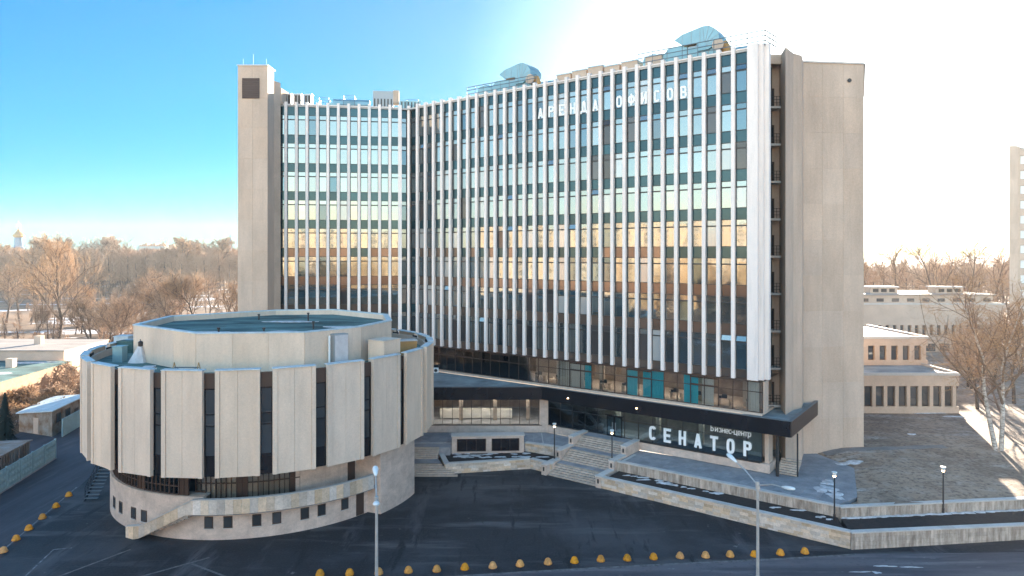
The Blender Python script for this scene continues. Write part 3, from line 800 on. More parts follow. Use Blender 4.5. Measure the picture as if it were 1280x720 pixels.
# parapet in curved stone slabs, balcony then stair
def zt(a): return 3.68 if a > -93 else (3.68 - (-93 - a) * (2.45 / 18) if a > -111 else 1.23 - (-111 - a) * .05)
def zb(a): return 2.5 if a > -95 else (2.5 - (-95 - a) * (2.35 / 17) if a > -112 else 0.0)
a = -36.6
while a > -117.5:
    a2 = max(a - 2.35, -117.6)
    arc("parapet_slab", 15.2, 15.42, 0, 0, a - .04, a2, "stone_block", drum, 1.2, zf0=zb, zf1=zt)
    a = a2
arc("parapet_cap", 15.14, 15.48, 0, 0, -36.6, -117.6, "cap_stone", drum, 2, zf0=lambda a: zt(a) + .002, zf1=lambda a: zt(a) + .06)
for k in range(16):
    a1 = -95 - k * 1.3
    arc("stair_step", 14.2, 15.2, max(0, 2.1 - k * .15), 2.4 - k * .15, a1, a1 - 1.3, "step_stone", drum, 1.3)
# glazed strip of the base
a = -154.0; i = 0
while a < -62:
    w = 3.75
    dr_ = .95 if a < -98 else 0.0; zl = 3.45 if a < -94 else 2.62
    wide = i in (2, 9, 14, 19)
    wf = lambda a0, a1, r0, r1, z0, z1: None
    mb = MB()
    def pbox(a0, a1, r0, r1, z0, z1):
        r0 += dr_; r1 += dr_; pts = [pol(r0, a0), pol(r1, a0), pol(r1, a1), pol(r0, a1)]
        mb.prism(pts, z0, z1)
    pbox(a, a + .35, 12.9, 13.06, zl, DZ0 + .3); pbox(a + w - .01, a + w, 12.9, 13.05, zl, DZ0 + .3)
    pbox(a + .35, a + w - .01, 12.9, 13.04, zl, zl + .12); pbox(a + .35, a + w - .01, 12.9, 13.04, 5.6, 6.0); pbox(a + .35, a + w - .01, 12.92, 13.02, 4.15, 4.24)
    pbox(a + w / 2, a + w / 2 + .22, 12.9, 13.05, zl + .12, 5.6)
    o = build("base_window", mb, "brown_frame", drum)
    mb = MB()
    if i % 5 == 4: pbox(a + .35, a + w, 12.95, 12.99, zl + .12, 5.6); build("door_panel", mb, "brown_frame", o)
    else:
        pbox(a + .35, a + w, 12.96, 12.98, zl + .12, 5.6); build("pane", mb, "clear_glass", o)
        mb = MB(); pbox(a + .1, a + w - .1, 12.72, 12.78, zl + .01, 6.0); build("curtain", mb, "cream_render" if i < 6 else "curtain_grey", o)
    a += w; i += 1
arc("ledge", 12.9, 13.62, 3.36, 3.44, -154, -92, "cap_stone", drum, 3)
# small square windows of the lower wall
def base_ang(px, r=14.2):
    dx, dy = (px - 640) / 853, 1.0
    nn = math.hypot(dx, dy); dx /= nn; dy /= nn
    b = dx * DC[0] + dy * DC[1]; c = DC[0] ** 2 + DC[1] ** 2 - r * r
    t = b - math.sqrt(max(b * b - c, 0))
    return math.degrees(math.atan2(t * dy - DC[1], t * dx - DC[0]))
for px in (143, 151, 167, 180, 261, 285, 321, 346, 381, 402, 431):
    aa = base_ang(px)
    Mq = Matrix.Translation((*pol(14.2, aa), 1.0)) @ Matrix.Rotation(R(aa + 90), 4, 'Z') @ Matrix.Diagonal((.84, 1, .84, 1))
    f = MB().box(-.42, -.035, -.05, -.34, .1, 1.1).box(.34, -.035, -.05, .42, .1, 1.1).box(-.34, -.035, -.05, .34, .1, .04).box(-.34, -.035, 1.0, .34, .1, 1.1)
    o = link("small_window", f.mesh("small_window", "brown_frame"), drum, Mq)
    link("pane", MB().box(-.34, -.02, .04, .34, .0, 1.0).mesh("pane", "dark_pane"), o, Mq)
    link("sill", MB().box(-.48, -.09, -.11, .48, .02, -.052).mesh("sill", "cap_stone"), o, Mq)

# black metal stair on the left flank
st = thing("metal_stair", (-39.6, 66.0, 0), "black steel outside stair against the left flank of the round hall", "staircase")
for k in range(12):
    z = .25 + .25 * k
    piece("tread", st, Matrix.Identity(4), (-39.7 + .0 * k, 64.4 + .27 * k, z), (1.2, .27, .04), "rail_metal")
build("stringer", MB().add([(-40.32, 64.2, 0), (-40.32, 67.6, 3.1), (-40.32, 67.6, 2.8), (-40.32, 64.5, 0), (-40.26, 64.2, 0), (-40.26, 67.6, 3.1), (-40.26, 67.6, 2.8), (-40.26, 64.5, 0)],
      [(0, 1, 2, 3), (7, 6, 5, 4), (0, 4, 5, 1), (3, 2, 6, 7), (1, 5, 6, 2), (0, 3, 7, 4)]), "black_metal", st)
mb = MB()
for q in range(8): mb.box(-40.32, 64.4 + .45 * q, .2 + .41 * q, -40.28, 64.44 + .45 * q, 1.2 + .41 * q)
mb.tube((-40.3, 64.4, 1.25), (-40.3, 67.6, 4.2), .03, n=4); mb.tube((-40.3, 64.4, .75), (-40.3, 67.6, 3.7), .02, n=4)
build("railing", mb, "black_metal", st)

# ------------------------------------------------------------------ things on the ring roof of the round hall
def wp(px, py, z): x, y = G(px, py, z); return x, y
tarp = thing("covered_antenna", (*wp(174, 452, 13.2), 13.15), "small white tarpaulin pyramid on the left rim of the round hall roof", "cover")
x, y = wp(174, 452, 13.2)
mb = MB(); pts = [(x + 1.0 * math.cos(t) * random.uniform(.8, 1.1), y + .9 * math.sin(t) * random.uniform(.8, 1.1)) for t in [i * math.pi / 4 for i in range(8)]]
mb.add([(px_, py_, 13.15) for px_, py_ in pts] + [(x + .1, y, 15.0)], [(i, (i + 1) % 8, 8) for i in range(8)] + [(7, 6, 5, 4, 3, 2, 1, 0)])
build("tarpaulin", mb, "tarp", tarp)
build("mast", MB().tube((x + .1, y, 14.9), (x + .1, y, 15.3), .04, n=5), "dark_frame", tarp)
def vent_box(px, py, z, sx, sy, sz, m, label, name="roof_vent", rz=0.0, cat="vent"):
    x, y = wp(px, py, z) if py else px
    t = thing(name, (x, y, z), label, cat, rz=R(rz))
    build("casing", MB().box(-sx / 2, -sy / 2, 0, sx / 2, sy / 2, sz - .08), m, t, local=True)
    build("lid", MB().box(-sx / 2 - .06, -sy / 2 - .06, sz - .08, sx / 2 + .06, sy / 2 + .06, sz), m if m != "ochre" else "cap_stone", t, local=True)
    return t
vent_box(150, 452, 13.15, .9, .9, 1.5, "duct_metal", "upright silver vent box beside the white tarpaulin on the hall roof")
vent_box(160, 440, 13.15, 1.6, 1.2, 1.2, "roof_frost", "dark teal box behind the white tarpaulin on the hall roof")
vent_box(141, 441, 13.15, 1.4, 1.0, .7, "frost_rim", "low frosted box nearest the left rim of the hall roof")
vent_box(156, 428, 13.15, 1.6, 1.6, .8, "frost_rim", "low frosted box at the far left of the hall roof ring")
vent_box(pol(14.1, -113.5), None, 13.15, .75, .6, .8, "tarp", "small pale box by the wall of the raised roof drum", "roof_box", 10, "box")
vent_box(pol(14.0, -25), None, 13.15, 2.3, 1.9, 2.2, "drum_panel", "large beige box on the right side of the hall roof ring", "roof_box", 60, "box")
t = vent_box(pol(14.0, -4), None, 13.15, 1.9, 1.4, 1.5, "ochre", "ochre coloured box behind the large beige box on the hall roof", "roof_box", 20, "box")
# grey service cabinet on the drum wall
t = thing("service_cabinet", (*pol(12.5, 316), 13.15), "tall light grey metal cabinet against the right wall of the raised roof drum", "cabinet", rz=R(316 + 90))
build("body", MB().box(-.5, -.35, 0, .9, .35, 3.0), "grey_metal", t, local=True)
build("door", MB().box(-.45, -.40, .1, .85, -.352, 2.9), "tarp", t, local=True)
build("pipe", MB().tube((-.8, 0, 0), (-.8, 0, 2.9), .09, n=6), "lamp_white", t, local=True)
# small scaffold stand
x, y = pol(14.0, -98)
t = thing("folding_stand", (x, y - .2, 13.15), "small rusty metal trestle leaning at the foot of the drum wall", "trestle")
for dx in (-1.0, 1.0):
    build("leg", MB().tube((dx - .15, -.3, 0), (dx, 0, 1.3), .035, n=5), "ochre", t, local=True)
    build("leg", MB().tube((dx + .15, .3, 0), (dx, 0, 1.3), .035, n=5), "ochre", t, local=True)
build("crossbar", MB().tube((-1.0, 0, .9), (1.0, 0, .9), .05, n=5).tube((-1.0, 0, .3), (1, 0, .9), .025, n=5).tube((-1.0, 0, .9), (1, 0, .3), .025, n=5), "rail_metal", t, local=True)
for a in (222, 318.5):
    t = tag(build("wall_lamp", MB().lathe([(.03, 0), (.2, .05), (.22, .45), (.03, .55)], 7, (*pol(12.05, a), 14.9)), "dark_frame"), "small dark lamp fixed high on the " + ("left" if a < 300 else "right") + " face of the raised drum wall", "lamp")

# ------------------------------------------------------------------ equipment on the tower roof
def sweep_rect(path, normals, w, h):
    """rectangular duct: path points (x,z) in the local XZ plane with half height h, depth w along y"""
    mb = MB(); vs = []
    for (x, z), (nx, nz), hh in zip(path, normals, h):
        vs += [(x + nx * hh, -w / 2, z + nz * hh), (x - nx * hh, -w / 2, z - nz * hh), (x - nx * hh, w / 2, z - nz * hh), (x + nx * hh, w / 2, z + nz * hh)]
    fs = []
    for i in range(len(path) - 1):
        b, c = 4 * i, 4 * i + 4
        fs += [(b, b + 1, c + 1, c), (b + 1, b + 2, c + 2, c + 1), (b + 2, b + 3, c + 3, c + 2), (b + 3, b, c, c + 3)]
    fs += [(0, 3, 2, 1)]
    mb.add(vs, fs)
    return mb
rz_wing = math.atan2(E1[1], E1[0])
sx, sy = W2(MR, 39.2, -2.6)
duct = thing("ventilation_duct", (sx, sy, 43.52), "large silver gooseneck ventilation hood on the right end of the tower roof", "ventilation duct", "gooseneck ducts on the tower roof", rz=rz_wing)
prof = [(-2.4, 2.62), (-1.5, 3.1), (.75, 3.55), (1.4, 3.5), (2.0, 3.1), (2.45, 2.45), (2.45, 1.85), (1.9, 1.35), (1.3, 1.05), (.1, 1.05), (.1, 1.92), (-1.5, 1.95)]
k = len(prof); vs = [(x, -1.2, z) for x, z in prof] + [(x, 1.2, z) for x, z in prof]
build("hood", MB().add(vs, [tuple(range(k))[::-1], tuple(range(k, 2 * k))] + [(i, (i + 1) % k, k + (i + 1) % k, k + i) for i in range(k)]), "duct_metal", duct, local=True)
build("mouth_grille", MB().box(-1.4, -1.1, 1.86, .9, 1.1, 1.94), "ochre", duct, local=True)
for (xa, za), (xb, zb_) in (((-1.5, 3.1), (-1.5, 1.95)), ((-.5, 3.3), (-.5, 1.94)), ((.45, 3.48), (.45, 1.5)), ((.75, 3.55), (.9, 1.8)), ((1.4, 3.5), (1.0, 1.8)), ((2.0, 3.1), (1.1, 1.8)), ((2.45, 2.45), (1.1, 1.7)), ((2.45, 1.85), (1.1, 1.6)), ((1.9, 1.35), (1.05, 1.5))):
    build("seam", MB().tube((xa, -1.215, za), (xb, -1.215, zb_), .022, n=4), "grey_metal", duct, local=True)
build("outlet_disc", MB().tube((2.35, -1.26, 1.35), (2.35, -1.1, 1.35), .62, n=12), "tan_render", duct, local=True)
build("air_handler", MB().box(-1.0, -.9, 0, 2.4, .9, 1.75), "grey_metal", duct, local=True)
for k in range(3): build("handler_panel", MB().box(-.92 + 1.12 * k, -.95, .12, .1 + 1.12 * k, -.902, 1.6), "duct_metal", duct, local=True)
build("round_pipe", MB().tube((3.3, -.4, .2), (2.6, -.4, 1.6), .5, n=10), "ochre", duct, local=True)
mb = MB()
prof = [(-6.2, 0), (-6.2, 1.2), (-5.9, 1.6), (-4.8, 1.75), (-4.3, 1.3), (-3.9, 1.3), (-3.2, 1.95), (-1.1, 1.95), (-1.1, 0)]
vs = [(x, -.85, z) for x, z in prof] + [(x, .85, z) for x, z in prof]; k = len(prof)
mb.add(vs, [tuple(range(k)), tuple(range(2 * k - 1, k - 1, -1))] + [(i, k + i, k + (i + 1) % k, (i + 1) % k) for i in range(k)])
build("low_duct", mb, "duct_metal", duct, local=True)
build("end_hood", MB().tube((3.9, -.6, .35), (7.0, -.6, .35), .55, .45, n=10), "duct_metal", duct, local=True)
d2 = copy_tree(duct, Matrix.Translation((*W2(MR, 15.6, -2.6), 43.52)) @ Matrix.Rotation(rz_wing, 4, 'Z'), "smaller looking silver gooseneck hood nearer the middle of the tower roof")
# roof railing
rail = thing("roof_railing", (*W2(MR, 33, -.2), 43.5), "thin metal railing around the right end of the tower roof", "railing")
mb = MB()
pts = [W2(MR, 33.0, -.5), W2(MR, 46.6, -.3), W2(MR, 46.9, -3.5)]
for a, b in zip(pts[:-1], pts[1:]):
    for z in (44.1, 44.6, 45.1): mb.tube((*a, z), (*b, z), .05, n=4)
build("rail", mb, "rail_metal", rail)
mb = MB(); 
for a, b, nn in ((pts[0], pts[1], 9), (pts[1], pts[2], 4)):
    for i in range(nn):
        x, y = a[0] + (b[0] - a[0]) * i / (nn - 1), a[1] + (b[1] - a[1]) * i / (nn - 1)
        build("post", MB().tube((x, y, 43.5), (x, y, 45.12), .04, n=4), "rail_metal", rail)
rail2 = thing("roof_railing", (*W2(MR, 10, -.5), 43.5), "thin metal railing beside the middle gooseneck hood on the tower roof", "railing")
mb = MB(); a, b = W2(MR, 8.5, -.6), W2(MR, 19.5, -.6)
for z in (44.1, 44.6, 45.0): mb.tube((*a, z), (*b, z), .05, n=4)
build("rail", mb, "rail_metal", rail2)
for i in range(9):
    x, y = a[0] + (b[0] - a[0]) * i / 8, a[1] + (b[1] - a[1]) * i / 8
    build("post", MB().tube((x, y, 43.5), (x, y, 45.02), .035, n=4), "rail_metal", rail2)
# beige roof boxes row
for i in range(6):
    s = 22.0 + i * 2.15 + (.8 if i > 4 else 0)
    o = thing("roof_unit", (*W2(MR, s + .8, -2.2), 43.52), ["leftmost", "second", "third", "fourth", "fifth", "rightmost"][i] + " of six beige plant boxes between the two silver hoods", "roof unit", "beige plant boxes on the tower roof", rz=rz_wing)
    build("casing", MB().box(-.95, -.7, 0, .95, .9, 1.15 + .12 * (i % 3)), "tan_render", o, local=True)
    build("lid", MB().box(-1.0, -.78, 1.152 + .12 * (i % 3), 1.0, .95, 1.28 + .12 * (i % 3)), "frost_rim", o, local=True)
# left-wing units
ac_names = ["leftmost", "middle", "rightmost"]
for i in range(3):
    o = thing("cooling_unit", (*W2(ML, 1.4 + i * 1.35, -1.9), 43.52), ac_names[i] + " of three grey louvred cooling units next to the left stair tower", "cooling unit", "cooling units by the stair tower")
    build("cabinet", MB().box(-.5, -.4, 0, .5, .4, 1.75), "grey_metal", o, local=True)
    for q in range(2):
        piece("louvre_panel", o, WM[o.name], (-.22 + .44 * q, -.42, .95), (.3, .05, 1.3), "dark_frame")
    build("lid", MB().box(-.56, -.46, 1.75, .56, .46, 1.83), "lamp_white", o, local=True)
def box_frame(name, x0, x1, z1, label):
    o = thing(name, (*W2(ML, x0, -1.4), 43.52), label, "railing")
    for q, xx in enumerate((x0, x1)):
        build("post", MB().tube((*W2(ML, xx, -1.4), 43.5), (*W2(ML, xx, -1.4), z1), .04, n=4), "rail_metal", o)
        build("post", MB().tube((*W2(ML, xx, -3), 43.5), (*W2(ML, xx, -3), z1), .04, n=4), "rail_metal", o)
    mb = MB()
    for z in (z1, (z1 + 43.5) / 2):
        for d in (-1.4, -3): mb.tube((*W2(ML, x0, d), z), (*W2(ML, x1, d), z), .03, n=4)
    build("rail", mb, "rail_metal", o)
box_frame("roof_railing", 5.6, 6.9, 44.9, "small square railing right of the three cooling units")
box_frame("roof_railing", 8.9, 10.4, 45.3, "small square railing at the middle of the left wing roof")
box_frame("roof_railing", 17.6, 19.2, 45.0, "small square railing above the inner corner of the tower")
o = thing("roof_plant", (*W2(ML, 14.6, -2.4), 43.52), "grey plant housing with a brown end above the inner corner of the tower", "roof plant", rz=math.atan2(LB_[1] - LA[1], LB_[0] - LA[0]))
build("housing", MB().box(-1.7, -.9, 0, 1.1, .9, 2.6), "grey_metal", o, local=True)
build("end_box", MB().box(1.1, -.9, 1.0, 1.9, .9, 2.75), "tan_render", o, local=True)
for q in range(6): piece("louvre_slot", o, WM[o.name], (-1.45 + .46 * q, -.92, .9), (.18, .05, 1.2), "dark_frame")
build("side_duct", MB().tube((-2.2, 0, .7), (-7.2, 0, .7), .75, .75, n=10), "duct_metal", o, local=True)
build("railed_duct", MB().box(2.0, -.7, 0, 5.0, .7, 1.4), "duct_metal", o, local=True)
for q in range(6): piece("louvre_slot", o, WM[o.name], (2.3 + .46 * q, -.72, .7), (.18, .05, 1.0), "dark_frame")
o = thing("roof_vent", (*W2(ML, 7.8, -1.8), 43.52), "low blue-grey hood between the two small railings on the left wing", "vent")
build("hood", MB().prism([(-.9, -.5), (.9, -.5), (.9, .5), (-.9, .5)], 0, [.9, .2, .2, .9]), "duct_metal", o, local=True)
for x, h, lb in ((-34.9, 1.0, "short thin antenna on the left corner of the stair tower"), (-33.6, 1.6, "taller thin antenna in the middle of the stair tower top"), (-31.9, 1.0, "thin bracket antenna at the right edge of the stair tower top")):
    o = thing("antenna", (x, 88.6, 47.6), lb, "antenna")
    build("mast", MB().tube((0, 0, 0), (0, 0, h), .05, .03, n=5), "blue_paint", o, local=True)
    build("foot", MB().box(-.12, -.12, 0, .12, .12, .06), "grey_metal", o, local=True)

# split AC by the strip windows
o = thing("wall_unit", (*G(544, 463, 7.6), 7.3), "small white outdoor air conditioner on the canopy roof beside the round hall", "air conditioner")
build("casing", MB().box(-.45, -.2, 0, .45, .2, .65), "lamp_white", o, local=True)
build("fan", MB().lathe([(.2, 0), (.22, .02), (.05, .03)], 10).box(0, 0, 0, 0, 0, 0) and MB().tube((.1, -.24, .33), (.1, -.201, .33), .22, n=10), "dark_frame", o, local=True)

# ------------------------------------------------------------------ terraces, stairs, walls
def slab_poly(name, pts, z0, z1, m): return struct(name, MB().prism(pts, z0, z1), m)
U = lambda s, d: W2(MR, s, d)
# paved terraces
slab_poly("walkway", [U(33.0, -.6), U(33.0, 4.3), U(53.8, 4.35), (30.6, 60.5), (34.5, 68.5), (32.8, 73.8), (28, 74.0), U(46.5, -2)], -.2, 1.74, "paving")
slab_poly("terrace", [(-15, 75.9), (-6.9, 75.9), (-6.7, 77.5), (1.5, 77.5), (5.6, 75.5), U(26.0, 3.6), U(26.0, -.9), (4.2, 82.3), (-15, 82.3)], -.2, 1.74, "paving")
# individual paving slabs of the walkway
pv = tag(link("paving_bed", MB().box(33.2, -4.2, 1.745, 52.0, -.9, 1.75, MR).mesh("paving_bed", "cap_stone"), None), kind="structure")
for i in range(24):
    for j in range(4):
        piece("paving_slab", pv, MR, (33.6 + .78 * (i + .5), -4.2 + .84 * (j + .5), 1.765), (.765, .825, .04), "paving")
pv2 = tag(link("paving_bed", MB().box(-13.5, 77.6, 1.745, 3.6, 81.9, 1.75).mesh("paving_bed", "cap_stone"), None), kind="structure")
for i in range(17):
    for j in range(4):
        piece("paving_slab", pv2, Matrix.Identity(4), (-13.5 + 1.0 * (i + .5), 77.7 + 1.03 * (j + .5), 1.765), (.985, 1.015, .04), "paving")
def wall(name, pts, z0, z1, label, blk=(.8, .3), th=.4, m="stone_block", capz=.10, cat="retaining wall", zg=None):
    """stone-faced wall along a polyline, the face on the right-hand side of travel being the visible one (towards -normal)"""
    t = thing(name, (pts[0][0], pts[0][1], z0), label, cat)
    for a, b in zip(pts[:-1], pts[1:]):
        Mw = frame(a, b); L_ = math.dist(a, b)
        build("core", MB().box(0.02, .03, z0, L_ - .02, th, z1 - capz, Mw), "travertine", t)
        nr = max(1, round((z1 - capz - z0) / blk[1])); hh_ = (z1 - capz - z0) / nr
        for r_ in range(nr):
            x = 0.0; first = True
            while x < L_ - .05:
                w = blk[0] * random.uniform(.85, 1.15) * (.5 if (first and r_ % 2) else 1)
                first = False
                w = min(w, L_ - x)
                if L_ - x - w < .25: w = L_ - x
                j = random.uniform(0, .018)
                piece("stone", t, Mw, (x + w / 2, -.0 - j / 2, z0 + hh_ * (r_ + .5)), (w - .012, .08 + j, hh_ - .012), m)
                x += w
        nc = max(1, round(L_ / 1.25))
        for q in range(nc):
            piece("cap_stone", t, Mw, ((q + .5) * L_ / nc, th / 2 - .05, z1 - capz / 2), (L_ / nc - .015, th + .16, capz), "cap_stone")
    return t
wall("stone_wall", [U(32.95, 7.8), U(55.6, 7.85)], -.35, 1.12, "long low light stone planter wall right of the entrance stairs, facing the parking lot")
wall("stone_wall", [(27.05, 54.45), (42.3, 56.0), (70, 58.8)], -.35, 1.12, "weathered brown stone wall along the road at the lower right", m="streaked_stone", blk=(.9, .36))
wall("stone_wall", [U(32.95, 4.5), U(54.2, 4.55)], .5, 1.86, "upper streaked stone wall holding the walkway under the large white letters", blk=(.42, 1.2), m="streaked_stone")
wall("stone_wall", [(27.85, 57.9), (45.2, 59.9), (72, 62.8)], .5, 1.86, "upper white streaked wall below the lawn at the lower right", blk=(.6, 1.2), m="streaked_stone")
wall("stone_wall", [(-7.0, 72.2), (2.0, 74.0), (4.25, 72.2)], -.1, 1.12, "angled light stone planter wall left of the entrance stairs")
wall("stone_wall", [(-8.0, 75.8), (-7.05, 72.25)], -.1, 1.12, "short side wall of the left planter next to the small steps")
wall("stone_wall", [(1.5, 77.5), (5.7, 75.45)], .6, 1.9, "upper angled stone wall between the dark boards and the entrance stairs", blk=(.7, .3))
# planters
struct("flower_bed", MB().prism([U(33.3, 7.6), U(55.2, 7.6), U(54.0, 4.5), U(33.3, 4.5)], -.3, .88), "soil")
struct("flower_bed", MB().prism([(27.2, 54.7), (42.3, 56.2), (70, 59), (72, 62.7), (45.2, 59.8), (27.9, 57.8)], -.3, .88), "soil")
struct("flower_bed", MB().prism([(-6.9, 72.5), (2.0, 74.25), (4.1, 72.6), (6.0, 74.8), (1.5, 77.6), (-7.5, 76.8)], -.1, .86), "soil")
# stairs
stairs = thing("entrance_stairs", (*U(29.5, 7.6), 0), "wide stone entrance stairs in three flights up to the glass doors", "stairs")
for fl, (d0, z0) in enumerate(((7.7, 0), (5.0, .9), (2.2, 1.8))):
    for k in range(6):
        d = d0 - .3 * k
        piece("step", stairs, MR, (29.5, -(d - .15), z0 + .15 * (k + .5) - .003 * k - .1), (5.8, .315, .15 + .2), "step_stone")
for d0, d1, z in ((5.9, 5.0, .9), (3.2, 2.2, 1.8), (.4, -.95, 2.7)):
    for q in range(4):
        piece("landing_slab", stairs, MR, (26.6 + 5.8 / 4 * (q + .5), -(d0 + d1) / 2, z - .1), (5.8 / 4 - .01, d0 - d1 - .01, .2), "paving")
build("base", MB().box(26.7, -5.0, -.2, 32.3, -.5, .78, MR).box(26.7, -2.2, .78, 32.3, 1.0, 1.68, MR).box(26.7, -.4, 1.68, 32.3, .95, 2.58, MR), "travertine", stairs)
for side, s0 in (("left", 25.95), ("right", 32.45)):
    for q, (da, db, z) in enumerate(((7.95, 5.2, 1.14), (5.2, 2.5, 2.02), (2.5, -.75, 2.92))):
        lvl = ("lowest", "middle", "topmost")[q]
        c = thing("cheek_wall", (*U(s0 + .3, da), 0), lvl + " stone cheek wall on the " + side + " of the entrance stairs", "low wall")
        build("body", MB().box(s0, -da, -.1, s0 + .6, -db, z - .1, MR), "travertine", c)
        n_ = 2
        for p_ in range(n_): piece("cap_stone", c, MR, (s0 + .3, -(da + (db - da) * (p_ + .5) / n_), z - .045), (.72, abs(da - db) / n_ - .01, .11), "cap_stone")
        piece("step_light", c, MR, (s0 + .3, -da - .02, z - .5), (.16, .06, .42), "dark_frame")
# little stair at the left by the round hall
ls = thing("side_steps", (-10, 71.4, 0), "small flight of stone steps beside the round hall", "stairs")
for k in range(6):
    piece("step", ls, Matrix.Identity(4), ((-14 + (-5.7 - .35 * k)) / 2, 71.35 + .27 * k + .13, .15 * (k + .5) - .05), (14 - 5.7 - .35 * k, .30, .25), "step_stone")
for k in range(6):
    piece("step", ls, Matrix.Identity(4), ((-14 - 8.1) / 2, 74.45 + .25 * k + .12, .9 + .15 * (k + .5) - .05), (14 - 8.1, .27, .25), "step_stone")
build("landing", MB().prism([(-14, 72.9), (-7.5, 72.9), (-8.1, 74.5), (-14, 74.5)], -.1, .9), "paving", ls)
build("landing_base", MB().box(-14, 74.4, -.1, -8.1, 76.0, .85), "travertine", ls)
# memorial boards
sb = thing("notice_wall", (-2.6, 76.8, .9), "low stone wall carrying two dark notice boards in front of the glass lobby", "sign wall")
Mb = frame((-6.75, 76.55), (1.35, 77.0))
build("frame_wall", MB().box(0, .12, .7, 8.1, 1.25, 2.75, Mb), "travertine", sb)
for x0, x1 in ((0, .55), (3.85, 4.45), (7.6, 8.1)): build("pillar", MB().box(x0, 0, .7, x1, .12, 2.75, Mb), "travertine", sb)
for z0, z1 in ((.7, 1.05), (2.5, 2.75)): build("rail_stone", MB().box(.56, .0, z0, 3.84, .12, z1, Mb).box(4.46, 0, z0, 7.59, .12, z1, Mb), "travertine", sb)
for x0, x1 in ((.56, 3.84), (4.46, 7.59)):
    bo = build("notice_board", MB().box(x0, .06, 1.06, x1, .118, 2.49, Mb), "brown_frame", sb)
    for q in range(3):
        w = (x1 - x0 - .12) / 3
        piece("board_panel", bo, Mb, (x0 + .06 + w * (q + .5), .05, 1.78), (w - .05, .05, 1.3), "black_metal")
build("wall_cap", MB().box(-.08, -.06, 2.75, 8.18, 1.3, 2.86, Mb), "cap_stone", sb)

# lawn on the right (a bank rising gently behind the walls)
def lxl(y):
    if y < 68.5: return 29.5 + (y - 58.1) * .485
    if y < 74.0: return 34.5 - (y - 68.5) * .31
    return 32.8
def lz(x, y):
    k = min(1, max(0, (x - lxl(y)) / 3.0))
    return 1.745 + k * (.50 * min(1, max(0, (y - 60) / 14)) + .08 + .07 * math.sin(x * .35 + 1.3 * math.sin(y * .2)) * math.sin(y * .31))
mb = MB(); vs = []; NU, NV = 90, 90
for j_ in range(NV + 1):
    v = j_ / NV; yb = 58.1 + 88 * v ** 1.5
    for i_ in range(NU + 1):
        u = (i_ / NU) ** 1.7; x = lxl(yb) + (137 - lxl(yb)) * u
        y = yb + .112 * (x - 29) * (1 - v); vs.append((x, y, lz(x, y) if i_ else 1.70))
mb.add(vs, [(j_ * (NU + 1) + i_, j_ * (NU + 1) + i_ + 1, (j_ + 1) * (NU + 1) + i_ + 1, (j_ + 1) * (NU + 1) + i_) for j_ in range(NV) for i_ in range(NU)])
tag(build("lawn", mb, "lawn", smooth=True), kind="structure")
mb = MB().prism([(27.9, 58.2), (46, 60.3), (140, 71), (400, 90), (400, 900), (20, 900), (33, 92), (32, 74), (34.3, 68), (30.6, 60.5)], -.3, 1.45)
struct("embankment", mb, "lawn")
mb = MB(); vs = []
for i_ in range(31):
    x = 33.5 + i_ * .45; yc = 73.2 + (x - 33.5) * .06; hw = .55 + .1 * math.sin(i_ * .9)
    vs += [(x, yc - hw, lz(x, yc - hw) + .03), (x, yc + hw, lz(x, yc + hw) + .03)]
mb.add(vs, [(2 * i_, 2 * i_ + 2, 2 * i_ + 3, 2 * i_ + 1) for i_ in range(30)])
struct("path", mb, "path_grey")
def snow_patch(pts_c, rx, ry, zf, n=22, h=.07, name="snow_patch"):
    x, y = pts_c
    outer = []; ph_ = [random.uniform(0, 6.28) for _ in range(4)]; n = max(n, 26)
    for i in range(n):
        t = 2 * math.pi * i / n
        k = .78 + .22 * math.sin(2 * t + ph_[0]) + .16 * math.sin(3 * t + ph_[1]) + .12 * math.sin(5 * t + ph_[2]) + random.uniform(-.10, .10)
        outer.append((x + rx * k * math.cos(t), y + ry * k * math.sin(t)))
    vs = [(a, b, zf(a, b) + .004) for a, b in outer] + [(x + (a - x) * .8, y + (b - y) * .8, zf(x + (a - x) * .8, y + (b - y) * .8) + h) for a, b in outer] + [(x, y, zf(x, y) + h * 1.1)]
    fs = [(i, (i + 1) % n, n + (i + 1) % n, n + i) for i in range(n)] + [(n + i, n + (i + 1) % n, 2 * n) for i in range(n)]
    o = build(name, MB().add(vs, fs), "snow", smooth=True)
    return tag(o, kind="stuff")
for px, py, rx, ry in ((1032, 608, 1.1, 1.5), (1045, 616, .9, 1.2), (1062, 577, 1.5, .8), (1035, 600, 1.0, .8), (1163, 519, 3.8, .7), (1190, 524, 1.6, .4), (1140, 547, .8, .3)):
    snow_patch(G(px, py, 2.0), rx, ry, lambda a, b: lz(a, b) + .02)
bedz = lambda a, b: .90
for i in range(22):
    s = random.uniform(34, 41) if i < 14 else random.uniform(41, 54); d = random.uniform(4.9, 5.6)
    snow_patch(U(s, d), random.uniform(.3, .8), random.uniform(.12, .3), bedz, 12, .05)
for i in range(26):
    snow_patch((random.uniform(-6.2, 3.5), random.uniform(74.9, 76.5)), random.uniform(.3, .9), random.uniform(.12, .3), bedz, 12, .06)
for i in range(24):
    x = 28.5 + i * 1.1; snow_patch((x, 57.75 + (x - 28) * .112), .8, .22, bedz, 12, .07)
for i in range(4):
    px = random.choice((1120, 1180, 1230, 1262, 1060)) + random.uniform(-25, 25)
    snow_patch(G(px, random.uniform(700, 716)), random.uniform(.5, 1.2), random.uniform(.1, .25), lambda a, b: gz(a, b) + .012, 14, .03)

